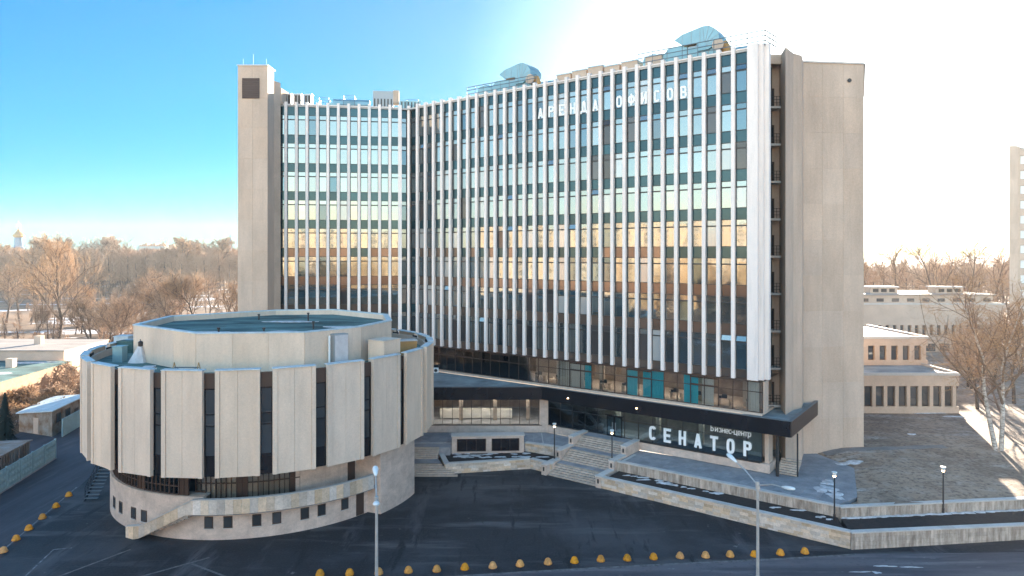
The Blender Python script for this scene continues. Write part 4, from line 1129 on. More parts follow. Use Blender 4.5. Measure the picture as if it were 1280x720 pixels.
# ------------------------------------------------------------------ lamps, street lights, bollards
def park_lamp(x, y, z, label, head="cone"):
    o = thing("park_lamp", (x, y, z), label, "street lamp", "black park lamps")
    build("post", MB().tube((0, 0, 0), (0, 0, 3.7), .07, .055, n=8).tube((0, 0, 0), (0, 0, .5), .11, .1, n=8), "dark_frame", o, local=True)
    build("shade", MB().lathe([(.07, 3.7), (.12, 3.78), (.22, 4.05), (.23, 4.07), (.04, 4.09)], 10), "lamp_white", o, local=True)
    build("bulb", MB().lathe([(.05, 3.62), (.10, 3.66), (.12, 3.74), (.06, 3.77)], 8), "lamp_glow", o, local=True)
    return o
l0 = park_lamp(*G(693, 576, .9), .88, "black park lamp in the planter left of the entrance stairs")
for p, lb in ((G(765, 586, .9), "black park lamp at the bottom right corner of the entrance stairs"), (G(1043, 650, .9), "black park lamp at the corner where the two stone walls meet"), (G(1179, 642, .9), "rightmost black park lamp, behind the wall along the road")):
    copy_tree(l0, Matrix.Translation((*p, .88)), lb)
def street_light(base, heads, ztop, zh, label, sc_=1.0):
    o = thing("street_light", (base[0], base[1], 0), label, "street light", "tall double-armed street lights")
    b = Vector((base[0], base[1], 0))
    build("pole", MB().tube(b, b + Vector((0, 0, 4)), .13, .11, n=10).tube(b + Vector((0, 0, 4)), b + Vector((0, 0, ztop)), .10, .075, n=10), "pole_metal", o)
    build("joint", MB().tube(b + Vector((0, 0, ztop - .2)), b + Vector((0, 0, ztop + .22)), .14, .11, n=10), "pole_metal", o)
    for h in heads:
        hv = Vector((h[0], h[1], zh)); bt = b + Vector((0, 0, ztop))
        mid = bt.lerp(hv, .5) + Vector((0, 0, .12))
        build("arm", MB().tube(bt, mid, .045, n=6).tube(mid, bt.lerp(hv, .86), .045, .04, n=6), "pole_metal", o)
        d = (hv - bt); d.z = 0; d.normalize(); L_ = .95
        Mh = Matrix.Translation(hv) @ Matrix.Rotation(math.atan2(d.y, d.x), 4, 'Z') @ Matrix.Rotation(R(-12), 4, 'Y')
        mb = MB()
        pr = [(-.55, .07, .05), (-.2, .14, .10), (.2, .19, .12), (.45, .15, .09), (.58, .04, .03)]
        vs = []
        for x, w, hh_ in pr:
            for t in range(8): vs.append(Mh @ Vector((x, w * math.cos(t * math.pi / 4), hh_ * math.sin(t * math.pi / 4))))
        fs = [(8 * i + t, 8 * i + (t + 1) % 8, 8 * i + 8 + (t + 1) % 8, 8 * i + 8 + t) for i in range(4) for t in range(8)] + [tuple(range(7, -1, -1)), tuple(range(32, 40))]
        mb.add(vs, fs)
        build("lamp_head", mb, "lamp_white", o, smooth=True)
street_light((14.8, 41.1), ((14.15, 43.9), (15.5, 38.3)), 9.4, 10.2, "tall grey street light with two arms before the lower stone wall")
street_light((-7.6, 38.3), ((-8.2, 41.0), (-7.1, 35.7)), 9.5, 10.3, "tall grey street light with two arms in front of the round hall's right side")
def bollard_mesh():
    pr = [(.32, 0), (.32, .10), (.28, .12), (.24, .28), (.17, .38), (.08, .43), (.02, .44)]
    return MB().lathe(pr, 14).mesh("bollard", "yellow_paint", True)
bm_ = bollard_mesh()
brow = [(400, 718), (437, 717), (473.5, 716), (510.5, 714), (546, 712.5), (581, 710), (616, 708), (650, 705.6), (685, 703), (718, 701), (751, 699), (784, 697.5), (817, 695.5), (850, 693.8), (882, 692.5), (912.6, 691), (943, 690.5), (975.5, 688), (1006, 686)]
def ordinal(i): return ["first", "second", "third", "fourth", "fifth", "sixth", "seventh", "eighth", "ninth", "tenth", "eleventh", "twelfth", "thirteenth", "fourteenth", "fifteenth", "sixteenth", "seventeenth", "eighteenth", "nineteenth", "twentieth"][i]
for i, (px, py) in enumerate(brow):
    x, y = G(px, py + 1, 0)
    o = link("bollard", bm_, None, Matrix.Translation((x, y, gz(x, y))) @ Matrix.Rotation(i * 1.3, 4, 'Z'))
    tag(o, "yellow dome bollard, " + ordinal(i) + " from the left in the row along the road", "bollard", "yellow bollards along the road")
for i, (px, py) in enumerate([(4, 690), (20, 675), (36, 662), (53, 648), (70, 634), (86, 620)]):
    x, y = G(px, py, 0)
    o = link("bollard", bm_, None, Matrix.Translation((x, y, 0)) @ Matrix.Rotation(i * 1.7, 4, 'Z'))
    tag(o, "yellow dome bollard, " + ordinal(i) + " from the left edge in the row by the lane", "bollard", "yellow bollards by the fence lane")

# ------------------------------------------------------------------ left foreground: fence, shed, small house, flat building
f0, f1 = (-49.0, 62.5), (-51.9, 77.6)
f0 = (f0[0] + (f0[0] - f1[0]) * .5, f0[1] + (f0[1] - f1[1]) * .5)
fen = thing("concrete_fence", (f0[0], f0[1], 0), "pale blue relief concrete panel fence along the lane at the left edge", "fence")
Mf = frame(f0, f1); L_ = math.dist(f0, f1); npn = 9
for q in range(npn):
    w = L_ / npn
    pn = build("fence_panel", MB().box(q * w + .06, .0, .1, (q + 1) * w - .06, .10, 2.2, Mf), "fence_concrete", fen)
    mb = MB()
    for r_ in range(3):
        for c_ in range(4):
            x0 = q * w + .15 + c_ * (w - .3) / 4; z0 = .3 + r_ * .62; xx = (w - .3) / 4 - .07
            for s_ in (0, .1):
                pass
            cx, cz = x0 + xx / 2, z0 + .27
            v = [Mf @ Vector(p) for p in ((x0, -.001, z0), (x0 + xx, -.001, z0), (x0 + xx, -.001, z0 + .54), (x0, -.001, z0 + .54), (cx, -.11, cz))]
            mb.add(v, [(0, 1, 4), (1, 2, 4), (2, 3, 4), (3, 0, 4)])
    build("relief", mb, "fence_concrete", pn)
for q in range(npn + 1): piece("post", fen, Mf, (q * L_ / npn, .05, 1.12), (.14, .2, 2.3), "fence_concrete")
build("plinth", MB().box(0, -.12, -.1, L_, .2, .1, Mf), "paving", fen)
fb = thing("concrete_fence", (-57.5, 88, 0), "short run of pale blue concrete fence beside the small house", "fence")
Mf2 = frame((-57.0, 86.5), (-59.4, 98))
for q in range(4): build("fence_panel", MB().box(q * 2.9 + .06, 0, .05, q * 2.9 + 2.84, .1, 2.3, Mf2), "fence_concrete", fb)
# corrugated shed behind the fence
shed = thing("corrugated_shed", (-58, 70, 0), "corrugated iron shed with a ribbed roof just behind the pale blue fence", "shed")
Msd = Mf @ Matrix.Translation((3.0, 1.3, 0))
build("walls", MB().box(0, 0, 0, 17, 6.5, 2.9, Msd), "corrugated", shed)
build("roof_deck", MB().box(-.2, -.25, 2.9, 17.2, 6.8, 3.0, Msd), "corrugated", shed)
for q in range(34):
    piece("roof_rib", shed, Msd, (.25 + q * .5, 3.2, 3.04), (.22, 7.0, .09), "corrugated")
    piece("wall_rib", shed, Msd, (.25 + q * .5, -.05, 1.45), (.22, .11, 2.88), "corrugated")
for q in range(12): piece("wall_rib", shed, Msd, (-.05, .3 + q * .55, 1.45), (.11, .22, 2.88), "corrugated")
# brick wall piece between shed and fence end
build("brick_end", MB().box(-.2, .2, 0, -.9, 6.0, 2.6, Msd), "brick", shed)
# small house
hs = thing("small_house", (-62, 90, 0), "small shabby outbuilding with a frosted lean-to roof beside the lane", "outbuilding")
hp = [(-64.6, 89.4), (-58.5, 86.8), (-60.2, 96.5), (-66.6, 99.0)]
build("walls", MB().prism(hp, 0, [2.35, 3.25, 3.25, 2.35]), "shed_wall", hs)
ctr = (sum(p[0] for p in hp) / 4, sum(p[1] for p in hp) / 4)
rp_ = [(ctr[0] + (p[0] - ctr[0]) * 1.1, ctr[1] + (p[1] - ctr[1]) * 1.08) for p in hp]
build("roof", MB().prism(rp_, [2.36, 3.28, 3.28, 2.36], [2.5, 3.42, 3.42, 2.5]), "frost_rim", hs)
Mh_ = frame(hp[1], hp[2]); 
for x0, z0, w, h, nm in ((1.0, 1.5, 1.3, 1.2, "window"), (3.6, 1.5, 1.3, 1.2, "window"), (6.2, .05, 1.1, 2.1, "door")):
    o = build(nm, MB().box(x0, -.05, z0, x0 + w, .03, z0 + h, Mh_), "brown_frame", hs)
    if nm == "window":
        for q in (0, 1): build("pane", MB().box(x0 + .08 + q * w / 2, -.08, z0 + .08, x0 + w / 2 - .08 + q * w / 2, -.052, z0 + h - .08, Mh_), "dark_pane", o)
Mg_ = frame(hp[0], hp[1])
build("door", MB().box(3.0, -.05, .05, 4.0, .02, 2.1, Mg_), "cream_render", hs)
# flat-roofed building, far left
fl = thing("flat_roof_building", (-90, 108, 0), "long flat-roofed building with snow on two roof levels at the far left", "building")
build("front_wing", MB().prism([(-130, 97), (-72.8, 97), (-74.4, 115.5), (-130, 117)], 0, 5), "brick", fl)
build("front_roof", MB().prism([(-130, 96.9), (-72.7, 96.9), (-74.3, 115.4), (-130, 116.9)], 5.0, 5.12), "snowy_roof" if "snowy_roof" in MATS else "roof_frost", fl)
build("rear_wing", MB().prism([(-130, 117.5), (-76.5, 116.5), (-77.5, 131), (-130, 133)], 0, 6.6), "cream_render", fl)
build("rear_roof", MB().prism([(-130, 117.3), (-76.3, 116.3), (-77.4, 131.2), (-130, 133.2)], 6.6, 6.78), "old_roof", fl)
for q in range(12): piece("window", fl, Matrix.Identity(4), (-75.5 - 0 * q - 4.2 * q, 96.96, 3.2), (1.6, .1, 1.6), "dark_pane")
snow_patch((-84, 101), 9, 3.2, lambda a, b: 5.12, 26, .12)
snow_patch((-97, 101), 10, 4, lambda a, b: 5.12, 26, .12)
snow_patch((-80, 113.5), 5, .8, lambda a, b: 5.12, 22, .10)
for px, py, s_, lb in ((14, 459, 1.1, "nearest of the small roof vents on the flat-roofed building"), (27, 448, 1.0, "left one of two roof vents close together on the flat roof"), (43, 447, 1.4, "wider right one of two roof vents close together on the flat roof")):
    vent_box(px, py, 5.12, s_, 1.0, 1.4, "cream_render", lb, "roof_vent")
vent_box(49, 430, 6.78, 1.2, 1.0, 1.5, "cream_render", "roof vent standing on the snowy upper roof of the flat-roofed building")

# ------------------------------------------------------------------ right background buildings
def long_block(name, x0, x1, y0, y1, z0, z1, wm, label, nwin, wz0, wz1, ww, parapet=.35, roofm="roof_dark", wx0=None, wx1=None, recess=True):
    t = thing(name, ((x0 + x1) / 2, (y0 + y1) / 2, z0), label, "building")
    I = Matrix.Identity(4)
    a, b = (wx0 if wx0 is not None else x0 + .6), (wx1 if wx1 is not None else x1 - .6)
    sp = (b - a) / nwin
    build("upper_wall", MB().box(x0, y0, wz1, x1, y1, z1), wm, t)
    build("lower_wall", MB().box(x0, y0, z0 - 2, x1, y1, wz0), wm, t)
    build("rear_wall", MB().box(x0, y0 + .5, wz0, x1, y1, wz1), "interior_dark", t)
    for i in range(nwin + 1):
        piece("pier", t, I, (a + i * sp, y0 + .25, (wz0 + wz1) / 2), (sp - ww if 0 < i < nwin else max(.3, sp - ww), .5, wz1 - wz0), wm)
    for i in range(nwin):
        o = link("window", unit_box("brown_frame"), t, Matrix.Translation((a + (i + .5) * sp, y0 + .42, (wz0 + wz1) / 2)) @ Matrix.Diagonal((ww, .1, wz1 - wz0, 1)))
        link("pane", unit_box("dark_pane"), o, Matrix.Translation((a + (i + .5) * sp, y0 + .36, (wz0 + wz1) / 2)) @ Matrix.Diagonal((ww - .24, .06, wz1 - wz0 - .3, 1)))
    build("roof", MB().box(x0 + .3, y0 + .3, z1 + .002, x1 - .3, y1 - .3, z1 + .08), roofm, t)
    build("parapet", MB().box(x0 - .1, y0 - .12, z1, x1 + .1, y0 + .28, z1 + parapet).box(x1 - .3, y0 + .28, z1, x1 + .12, y1, z1 + parapet), "cap_stone", t)
    return t
long_block("low_annexe", 36, 58.7, 89.6, 97.5, 2.3, 7.3, "tan_render", "nearest tan annexe with a row of tall dark windows behind the right lawn", 13, 3.2, 5.9, 1.05, wx0=38.5)
long_block("low_annexe", 38, 60, 98.5, 115, 2.3, 11.0, "tan_render", "taller tan annexe wall behind the nearest annexe, with a frosted flat roof", 11, 7.9, 10.0, .95, roofm="old_roof", wx0=41)
fa = long_block("long_building", 70, 106, 147, 165, 1.8, 12.2, "cream_render", "long pale building behind the annexes with a row of small windows", 22, 5.6, 7.8, .8, roofm="old_roof")
build("upper_storey", MB().box(70, 147.6, 12.3, 104, 163, 14.2), "cream_render", fa)
build("upper_roof", MB().box(69.6, 147.2, 14.2, 104.4, 163.4, 14.45), "old_roof", fa)
for i in range(10): piece("window", fa, Matrix.Identity(4), (73 + i * 3.3, 147.55, 13.2), (1.5, .12, .7), "dark_pane")
build("entrance_block", MB().box(84, 145.2, 1.8, 97, 146.99, 4.6), "tan_render", fa)
for i in range(4): piece("window", fa, Matrix.Identity(4), (86 + i * 3, 145.12, 3.3), (2.0, .12, 1.6), "dark_pane")
for x, lb in ((82.0, "left plant box on the roof of the long pale building"), (96.5, "right plant box on the roof of the long pale building")):
    t = thing("roof_box", (x, 152, 14.45), lb, "roof box")
    build("casing", MB().box(-3, -1.5, 0, 3, 1.5, 1.3), "tan_render", t, local=True)
    build("lid", MB().box(-3.3, -1.8, 1.3, 3.3, 1.8, 1.5), "snow", t, local=True)
    for q in range(3): piece("louvre", t, WM[t.name], (-1.8 + 1.8 * q, -1.52, .65), (1.2, .08, .7), "interior_dark")
# tower block on the right edge
tb = thing("tower_block", (140, 180, 2), "grey panel tower block cut off by the right edge of the photo", "building")
build("corner_wall", MB().prism([(131.2, 180), (133.3, 180), (152, 200), (146.5, 200)], 0, 51.6), "concrete", tb)
build("side_strip", MB().prism([(133.3, 180.4), (134.2, 180.4), (153, 199), (151, 199)], 0, 51.4), "tan_render", tb)
build("main_wall", MB().prism([(134.2, 181.2), (165, 181.2), (170, 200), (153, 200)], 0, 51.2), "interior_dark", tb)
for k in range(12):
    z = 50.0 - k * 3.95
    piece("floor_band", tb, Matrix.Identity(4), (149.6, 180.9, z), (30.8, .6, 1.75), "concrete")
    piece("corner_panel", tb, Matrix.Identity(4), (132.25, 179.95, z - 1.2), (2.08, .12, 3.88), "concrete")
    for q in range(5): piece("window", tb, Matrix.Identity(4), (136.2 + q * 3.6, 181.1, z - 1.97), (2.6, .16, 2.1), "lamp_white" if q % 2 == 0 else "tower_pane")

# ------------------------------------------------------------------ distant landmarks on the horizon
ch = thing("church_tower", (-415, 570, 0), "blue church belfry with a golden dome above the far trees at the left", "church tower")
def px_at(px, Y): return (px - 640) / 853 * Y
cx = px_at(23, 570)
z_of = lambda py, Y: CAMZ + (316 - py) / 853 * Y
WM[ch.name] = Matrix.Translation((cx, 570, 0)); ch.matrix_basis = WM[ch.name]
build("shaft", MB().lathe([(4.5, 0), (4.5, z_of(309, 570)), (3.2, z_of(308, 570)), (2.8, z_of(297, 570))], 8), "blue_paint", ch, local=True)
zz0 = z_of(297, 570)
build("gallery", MB().lathe([(2.8, zz0), (4.2, zz0 + 1), (4.0, zz0 + 2.2), (2.4, zz0 + 4.0), (1.4, zz0 + 5.4), (.9, zz0 + 7)], 12), "gold", ch, local=True)
build("lantern", MB().lathe([(1.2, zz0 + 7), (1.8, zz0 + 9), (1.6, zz0 + 11), (.4, zz0 + 12.5), (.15, zz0 + 14)], 10), "lamp_white", ch, local=True)
sp_ = thing("church_spire", (px_at(288, 620), 620, 0), "thin blue-green church spire on the horizon left of the office tower", "spire")
build("spire", MB().lathe([(2.4, 0), (2.4, z_of(313, 620)), (1.6, z_of(308, 620)), (.15, z_of(293, 620))], 8), "blue_paint", sp_, local=True)
hb = thing("distant_block", (px_at(190, 640), 640, 0), "low pale building with a cluttered roof on the horizon beyond the wood", "building")
x0, x1 = px_at(172, 640), px_at(206, 640)
build("wall", MB().box(x0, 640, 0, x1, 660, z_of(308, 640)), "fence_concrete", hb)
for i in range(9): build("roof_box", MB().box(x0 + 1 + i * 2.6, 641, z_of(308, 640), x0 + 3 + i * 2.6, 650, z_of(306 - (i * 7 % 3), 640)), "brick", hb)
o = thing("distant_block", (px_at(214, 640), 640, 0), "small square brick block on the horizon right of the cluttered roof", "building")
build("wall", MB().box(-2.5, 0, 0, 2.5, 8, z_of(306, 640)), "brick", o, local=True)
build("chimney", MB().box(-1, 2, z_of(306, 640), 1, 4, z_of(305, 640)), "brick", o, local=True)

# ------------------------------------------------------------------ trees
def grow(seed, H_, tr, spread=.55, levels=4, nb=9, start=.28, up=.35, twigw=.03, kids=(9, 6, 5, 4), forks=1):
    """returns (trunk MB, crown MB) of a bare tree of height H_"""
    rg = random.Random(seed)
    tk, cr, bt = MB(), MB(), MB()
    segs = []
    def branch(p, d, L, r, lvl):
        n = max(2, 5 - lvl) if lvl < 3 else 2
        pts = [p]; q = p.copy(); dd = d.copy()
        for i in range(n):
            dd = (dd + Vector((rg.gauss(0, .16), rg.gauss(0, .16), rg.gauss(0, .10) + (.07 if lvl else 0) * up * 3))).normalized()
            q = q + dd * (L / n); pts.append(q.copy())
        for i in range(n):
            r0 = r * (1 - .78 * i / n); r1 = r * (1 - .78 * (i + 1) / n)
            segs.append((pts[i], pts[i + 1], r0, r1, lvl))
        if lvl >= levels: return
        m = kids[min(lvl, len(kids) - 1)]
        for k in range(m):
            t = (start if lvl == 0 else .25) + (1 - (start if lvl == 0 else .25)) * (k + rg.random() * .8) / m
            t = min(t, .98); i = min(int(t * n), n - 1); f = t * n - i
            bp = pts[i].lerp(pts[i + 1], f)
            base = (pts[i + 1] - pts[i]).normalized()
            az = rg.uniform(0, 2 * math.pi) if lvl else k * 2.4 + rg.uniform(-.4, .4)
            u = base.orthogonal().normalized(); w = base.cross(u)
            ang = spread * rg.uniform(.75, 1.3) * (1.0 if lvl else 1.15 - .5 * t)
            nd = (base * math.cos(ang) + (u * math.cos(az) + w * math.sin(az)) * math.sin(ang)).normalized()
            nd.z += up * .4; nd.normalize()
            if lvl == 0: LL = H_ * (.42 * (1 - t) + .16) * rg.uniform(.8, 1.15)
            else: LL = L * rg.uniform(.38, .62)
            branch(bp, nd, LL, max(r * (1 - .75 * t) * .6, twigw * .5), lvl + 1)
    for fk in range(forks):
        d0 = Vector((rg.gauss(0, .03) + (.05 * (fk * 2 - 1) if forks > 1 else 0), rg.gauss(0, .03), 1)).normalized()
        branch(Vector((.25 * (fk * 2 - 1) if forks > 1 else 0, 0, -.3)), d0, H_ * .92 * (1 - .08 * fk), tr, 0)
    for a, b, r0, r1, lvl in segs:
        if lvl == 0: tk.tube(a, b, r0, r1, n=7, caps=False)
        elif lvl <= 2: bt.tube(a, b, max(r0 * 1.25, twigw * (2.0 if lvl == 1 else 1.3)), max(r1 * 1.1, twigw), n=4 if lvl == 1 else 3, caps=False)
        else:
            d = (b - a); u = d.orthogonal().normalized() * twigw * .8
            w = d.cross(u).normalized() * twigw * .8
            cr.add([a - u, a + u, a + w, b], [(0, 1, 3), (1, 2, 3), (2, 0, 3)])
    return tk, cr, bt
KIND = {}
def tree_kind(key, *a, bark="bark", twig="twig", **k):
    tk, cr, bt = grow(*a, **k)
    tw_mat = twig
    cr.m = [0] * len(cr.f); cr.add(bt.v, bt.f, 1)
    KIND[key] = (tk.mesh("trunk_" + key, bark, True), cr.mesh("crown_" + key, [tw_mat, "branch"]), max(v[2] for v in cr.v))
tree_kind("wide0", 11, 14, .26, spread=.80, up=.12, twigw=.035, kids=(11, 7, 5, 3))
tree_kind("wide1", 12, 13, .24, spread=.90, up=.10, twigw=.035, kids=(12, 6, 6, 3))
tree_kind("tall0", 21, 24, .50, spread=.72, up=.22, twigw=.05, kids=(18, 8, 6, 4), start=.16)
tree_kind("tall1", 22, 22, .36, spread=.62, up=.30, twigw=.085, kids=(17, 8, 6, 4), start=.3)
tree_kind("far0", 23, 22, .5, spread=.75, up=.22, twigw=.13, kids=(17, 7, 6, 3), start=.35)
tree_kind("bush0", 31, 5, .10, spread=.9, up=.5, twigw=.03, kids=(12, 6, 5, 3), start=.02, forks=2)
tree_kind("willow", 32, 9, .20, spread=.75, up=.35, twigw=.035, kids=(13, 7, 5, 3), start=.08, forks=2)
tree_kind("birch", 41, 17.5, .24, spread=.80, up=.06, twigw=.020, kids=(14, 7, 6, 4), start=.25, forks=2, bark="birch_bark")
tree_kind("far1", 24, 22, .42, spread=.75, up=.22, twigw=.06, kids=(12, 6, 5, 2), start=.4)
def put_tree(key, x, y, z, h, label, group=None, rz=None, name="bare_tree", cat="tree", wide=1.0):
    tm, cm = KIND[key][0], KIND[key][1]
    Hk = KIND[key][2]
    s = h / Hk
    o = thing(name, (x, y, z), label, cat, group)
    W = Matrix.Translation((x, y, z)) @ Matrix.Rotation(random.uniform(0, 6.28) if rz is None else rz, 4, 'Z') @ Matrix.Diagonal((s * wide, s * wide, s, 1))
    link("trunk", tm, o, W); link("crown", cm, o, W)
    return o
X = lambda px, Y: px_at(px, Y)
HB = lambda py, Y: CAMZ + (316 - py) / 853 * Y      # height of pixel row py at depth Y
put_tree("tall0", X(74, 189), 189, 0, 29.5, "tall poplar with a thick dark trunk standing highest in the left park", name="bare_tree", wide=.9)
put_tree("tall1", X(41, 165), 165, 0, 12, "slender pale birch in front of the big poplar's left side", name="birch_tree", wide=.5)
for i, (px, Y, h, k, w, lb) in enumerate([
    (8, 232, 20, "wide0", 1.15, "broad bare tree at the extreme left edge of the park"), (24, 245, 21, "wide1", 1.1, "second broad bare tree from the left edge"),
    (40, 236, 19, "wide0", 1.1, "third broad bare tree from the left edge, left of the poplar"), (55, 250, 20, "wide1", 1.0, "broad bare tree just left of the poplar"),
    (102, 200, 15, "wide1", 1.0, "bare tree just right of the tall poplar"), (124, 172, 13, "willow", 1.0, "rounded bare tree between the poplar and the round hall, nearer one"),
    (137, 165, 14, "willow", 1.2, "golden twiggy tree above the left part of the round hall"), (112, 190, 12, "willow", 1.2, "low golden tree behind the snow patch"),
    (150, 190, 14, "wide0", 1.0, "bare tree over the left edge of the hall roof"), (178, 205, 14, "willow", 1.2, "golden bushy tree left of the pale stemmed birch"),
    (202, 215, 20, "wide1", 1.0, "bare tree with pale stems behind the raised roof drum's left end"), (222, 205, 16, "willow", 1.2, "golden tree above the centre of the far roof rim"),
    (243, 210, 19, "tall1", 1.0, "light stemmed birch group near the left stair tower"), (262, 225, 18, "wide0", 1.0, "bare tree second from the stair tower"), (284, 215, 16, "willow", 1.1, "golden tree touching the stair tower's left edge"),
    (90, 230, 17, "wide0", 1.0, "bare tree behind and right of the poplar"), (165, 240, 15, "willow", 1.2, "far golden tree in the middle of the park")]):
    put_tree(k, X(px, Y), Y, 0, h, lb, wide=w)
for px, Y, top, lb in ((62, 380, 293, "tall far crown left of the poplar above the wood"), (82, 385, 295, "tall far crown right of the poplar above the wood"), (122, 400, 292, "left one of a pair of tall crowns above the wood"), (143, 405, 292, "right one of a pair of tall crowns above the wood"),
                       (234, 400, 293, "left far crown above the wood near the stair tower"), (248, 420, 297, "middle far crown above the wood near the stair tower"), (268, 400, 293, "right far crown above the wood near the stair tower"), (4, 420, 303, "far crown at the extreme left of the horizon")):
    put_tree("far0", X(px, Y), Y, 0, HB(top, Y), lb, "tall crowns above the wood", wide=1.1)
# right side tall misty trees
for px, Y, top, k, lb in ((1092, 215, 306, "far1", "leftmost tall bare tree behind the long pale building"), (1109, 205, 294, "far1", "tall tree next to the blank wall, second from the left"), (1125, 220, 297, "far1", "tall bare tree third from the blank wall"), (1147, 210, 304, "far1", "tall tree in the gap between the two roof boxes"),
                          (1190, 200, 290, "far1", "tallest bare tree above the right roof box"), (1209, 208, 293, "far1", "tall bare tree right of the tallest one"), (1232, 205, 302, "far1", "tall bare tree left of the tower block"), (1252, 230, 318, "wide0", "rounded bare tree beside the tower block"), (1172, 225, 312, "wide1", "smaller bare tree left of the tallest one")):
    put_tree(k, X(px, Y), Y, 1.5, HB(top, Y) - 1.5, lb, "tall bare trees behind the long pale building", wide=.8)
put_tree("birch", 52, 72.9, 2.2, 20, "white stemmed birch with twin trunks on the right lawn", name="birch_tree", rz=.2, wide=1.05)
for px, Y, h, lb in ((1222, 92, 12, "twiggy bare tree left of the birch behind the annexe corner"), (1268, 95, 14, "twiggy bare tree right of the birch at the frame edge"), (1240, 105, 12, "bare tree directly behind the birch"), (1212, 112, 10, "small bare tree at the corner of the taller annexe"), (1275, 118, 13, "far bare tree at the right frame edge"), (1230, 130, 12, "bare tree in front of the long pale building")):
    put_tree("wide0" if Y % 2 else "wide1", X(px, Y), Y, 2.2, h, lb, wide=1.15)
# bushes on the left
bi = 0
for px, Y, h in ((6, 94, 3.5), (18, 93, 3.0), (30, 93.5, 3.2), (44, 94.2, 2.8), (58, 94.5, 3.2), (70, 95, 3.4), (84, 101, 4.2), (90, 108, 5), (96, 112, 6), (97, 104, 4), (36, 92, 2.4), (52, 92.6, 2.6), (76, 98, 3.0), (12, 91, 2.6), (24, 100, 4.2), (40, 101, 4.0), (56, 99, 3.8), (66, 101, 4.4), (8, 99, 4.0), (48, 97, 3.2)):
    put_tree("bush0", X(px, Y), Y, 0, h, "leafless shrub by the flat-roofed building, " + ordinal(bi) + " of the thicket", "leafless shrubs before the flat-roofed building", name="shrub", cat="shrub", wide=1.4); bi += 1
# spruce at the left edge
def spruce(x, y, h, label):
    o = thing("spruce_tree", (x, y, 0), label, "tree")
    build("trunk", MB().tube((0, 0, 0), (0, 0, h * .95), .14, .03, n=6), "bark", o, local=True)
    mb = MB(); rg = random.Random(int(h * 10))
    for k in range(900):
        t = rg.random() ** .8; z = h * (.08 + .92 * t); rr = (1 - t) * h * .26 + .1
        a = rg.uniform(0, 6.283); r0 = rr * rg.uniform(.1, .6); r1 = rr * rg.uniform(.8, 1.1)
        c, s = math.cos(a), math.sin(a); w = .10 + .12 * (1 - t)
        mb.add([(c * r0 - s * w, s * r0 + c * w, z), (c * r0 + s * w, s * r0 - c * w, z + .05), (c * r1, s * r1, z - .35 * r1)], [(0, 1, 2)])
    build("crown", mb, "spruce", o, local=True)
spruce(X(6, 84), 84, 6.2, "dark spruce at the left edge beside the small outbuilding")

# the wood beyond the park: a mass of joined low-detail trees
def np_mesh(name, V, F, m):
    me = bpy.data.meshes.new(name)
    me.vertices.add(len(V)); me.vertices.foreach_set("co", V.astype(np.float32).ravel())
    me.loops.add(F.size); me.polygons.add(len(F))
    me.polygons.foreach_set("loop_start", np.arange(0, F.size, 3, dtype=np.int32))
    me.polygons.foreach_set("loop_total", np.full(len(F), 3, dtype=np.int32))
    me.loops.foreach_set("vertex_index", F.astype(np.int32).ravel())
    me.materials.append(MATS[m]); me.update(calc_edges=True)
    return me
def wood(name, spots, hmin, hmax, twigs, label, seed, base_z=0.0, tw=.22, wm="wood_mass"):
    rg = np.random.default_rng(seed)
    Vt, Ft, nv = [], [], 0
    P, Q, Wd = [], [], []
    tp, tq, tw_ = [], [], []
    for (x, y) in spots:
        h = rg.uniform(hmin, hmax)
        lean = rg.normal(0, .6, 2)
        tp.append((x, y, base_z)); tq.append((x + lean[0], y + lean[1], base_z + h * .85)); tw_.append(.16 + .012 * h)
        n = twigs
        t = rg.uniform(.30, .98, n)
        rad = h * .20 * np.sin(np.pi * np.clip((t - .18) / .86, 0, 1)) + .3
        a = rg.uniform(0, 6.283, n); rr = rad * np.sqrt(rg.uniform(0.02, 1, n))
        bx = x + lean[0] * t + rr * np.cos(a) * .7; by = y + lean[1] * t + rr * np.sin(a) * .7; bz = base_z + h * t
        L = rg.uniform(.06, .14, n) * h
        dx = np.cos(a) * .55 + rg.normal(0, .25, n); dy = np.sin(a) * .55 + rg.normal(0, .25, n); dz = rg.uniform(.5, 1.2, n)
        nn = np.sqrt(dx ** 2 + dy ** 2 + dz ** 2)
        P.append(np.stack([bx, by, bz], 1)); Q.append(np.stack([bx + dx / nn * L, by + dy / nn * L, bz + dz / nn * L], 1))
    P = np.concatenate(P); Q = np.concatenate(Q); N = len(P)
    off = rg.normal(0, 1, (N, 3)); off /= np.linalg.norm(off, axis=1)[:, None]; off *= tw
    V = np.concatenate([P - off, P + off, Q]); F = np.stack([np.arange(N), np.arange(N) + N, np.arange(N) + 2 * N], 1)
    o = link(name, np_mesh(name, V, F, wm)); tag(o, label, None, kind="stuff")
    mb = MB()
    for a, b, w in zip(tp, tq, tw_): mb.tube(a, b, w, w * .5, n=3, caps=False)
    o2 = build("trunks", mb, "wood_trunk", o)
    tag(o2, kind="stuff")
    return o
rg = random.Random(5)
spots = []
for Y in range(385, 640, 12):
    for k in range(30):
        Yv = Y + rg.uniform(-5, 5); spots.append((px_at(-15 + 330 * (k + rg.random()) / 30, Yv), Yv))
wood("far_wood", spots, 20, 26, 620, "brown leafless wood filling the distance behind the left park", 3, tw=.20)
spots = []
for Y in range(240, 480, 22):
    for k in range(18):
        Yv = Y + rg.uniform(-8, 8); spots.append((px_at(1060 + 240 * (k + rg.random()) / 18, Yv), Yv))
wood("far_wood", spots, 12, 17, 220, "hazy leafless wood on the horizon behind the right-hand buildings", 4, 1.5, tw=.2)
spots = []
for k in range(150):
    Yv = rg.uniform(140, 375); spots.append((px_at(rg.uniform(0, 300), Yv), Yv))
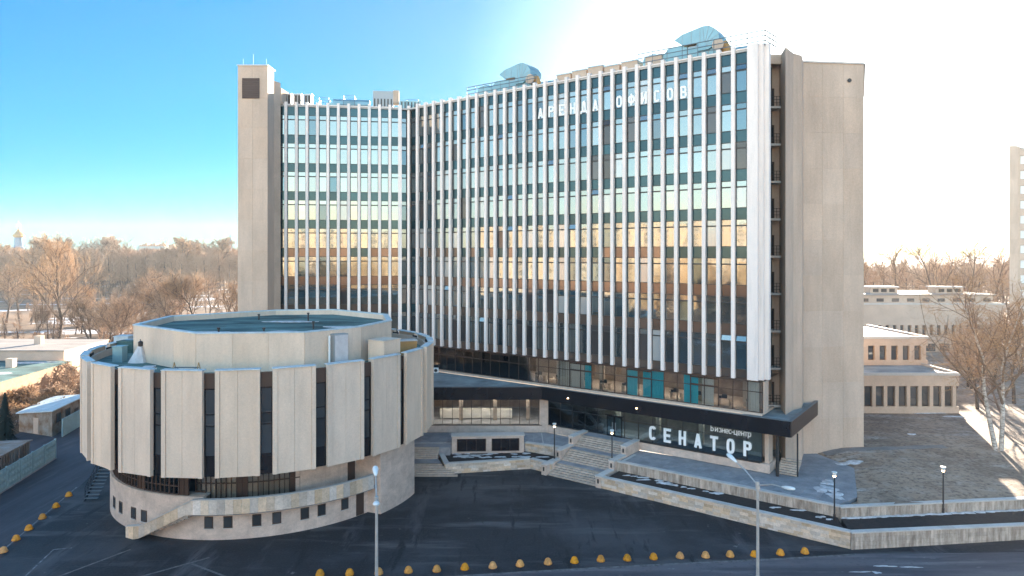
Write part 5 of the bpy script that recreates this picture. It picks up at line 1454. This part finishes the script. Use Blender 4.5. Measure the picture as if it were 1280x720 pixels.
wood("undergrowth", spots, 2.5, 8.5, 300, "brown scrub and saplings scattered over the left park", 5, 0, tw=.06)
spots = [(px_at(rg.uniform(1195, 1300), Y_), Y_) for Y_ in [rg.uniform(95, 200) for _ in range(45)]]
wood("undergrowth", spots, 3, 9, 300, "brown scrub behind the birch on the right", 6, 2.0, tw=.05)

# ------------------------------------------------------------------ the opposite side of the street (seen only reflected in the glass)
def opposite(cx, cy, rz, length, h, label, bands="cream_render", floors=11):
    t = thing("apartment_block", (cx, cy, 0), label, "building", rz=rz)
    fh = h / floors
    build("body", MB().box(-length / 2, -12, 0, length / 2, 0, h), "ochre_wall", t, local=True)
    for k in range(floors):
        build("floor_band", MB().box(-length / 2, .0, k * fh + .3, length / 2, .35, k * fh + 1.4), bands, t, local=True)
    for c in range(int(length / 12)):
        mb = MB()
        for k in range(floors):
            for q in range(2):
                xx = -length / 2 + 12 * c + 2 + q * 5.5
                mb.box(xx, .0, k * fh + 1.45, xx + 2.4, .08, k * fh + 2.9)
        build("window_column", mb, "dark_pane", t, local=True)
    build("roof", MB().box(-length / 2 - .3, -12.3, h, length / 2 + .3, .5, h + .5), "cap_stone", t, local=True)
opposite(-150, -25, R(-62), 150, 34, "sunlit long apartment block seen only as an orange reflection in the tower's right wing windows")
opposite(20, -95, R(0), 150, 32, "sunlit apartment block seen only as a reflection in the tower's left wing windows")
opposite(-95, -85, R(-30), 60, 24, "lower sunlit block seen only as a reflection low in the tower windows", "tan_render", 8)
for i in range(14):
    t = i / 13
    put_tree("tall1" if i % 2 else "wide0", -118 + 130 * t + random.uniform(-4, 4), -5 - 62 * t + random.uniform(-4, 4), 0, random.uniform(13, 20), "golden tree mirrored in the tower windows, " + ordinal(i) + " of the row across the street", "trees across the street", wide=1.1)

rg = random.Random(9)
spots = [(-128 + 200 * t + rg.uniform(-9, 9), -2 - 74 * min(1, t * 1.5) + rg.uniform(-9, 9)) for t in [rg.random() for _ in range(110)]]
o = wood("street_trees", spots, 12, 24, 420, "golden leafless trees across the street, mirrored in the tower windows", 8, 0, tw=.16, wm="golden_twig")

# ------------------------------------------------------------------ haze: one closed box of thin air round everything
hm = bpy.data.materials.new("haze"); hm.use_nodes = True
N, L = hm.node_tree.nodes, hm.node_tree.links
N.remove(N["Principled BSDF"])
pv_ = N.new("ShaderNodeVolumePrincipled")
pv_.inputs["Color"].default_value = (0.96, 0.95, 0.94, 1)
pv_.inputs["Density"].default_value = 0.00026
pv_.inputs["Anisotropy"].default_value = 0.2
L.new(pv_.outputs[0], N["Material Output"].inputs["Volume"])
MATS["haze"] = hm
hz = build("haze", MB().box(-700, -260, -1.4, 700, 900, 60), "haze")
tag(hz, kind="stuff")
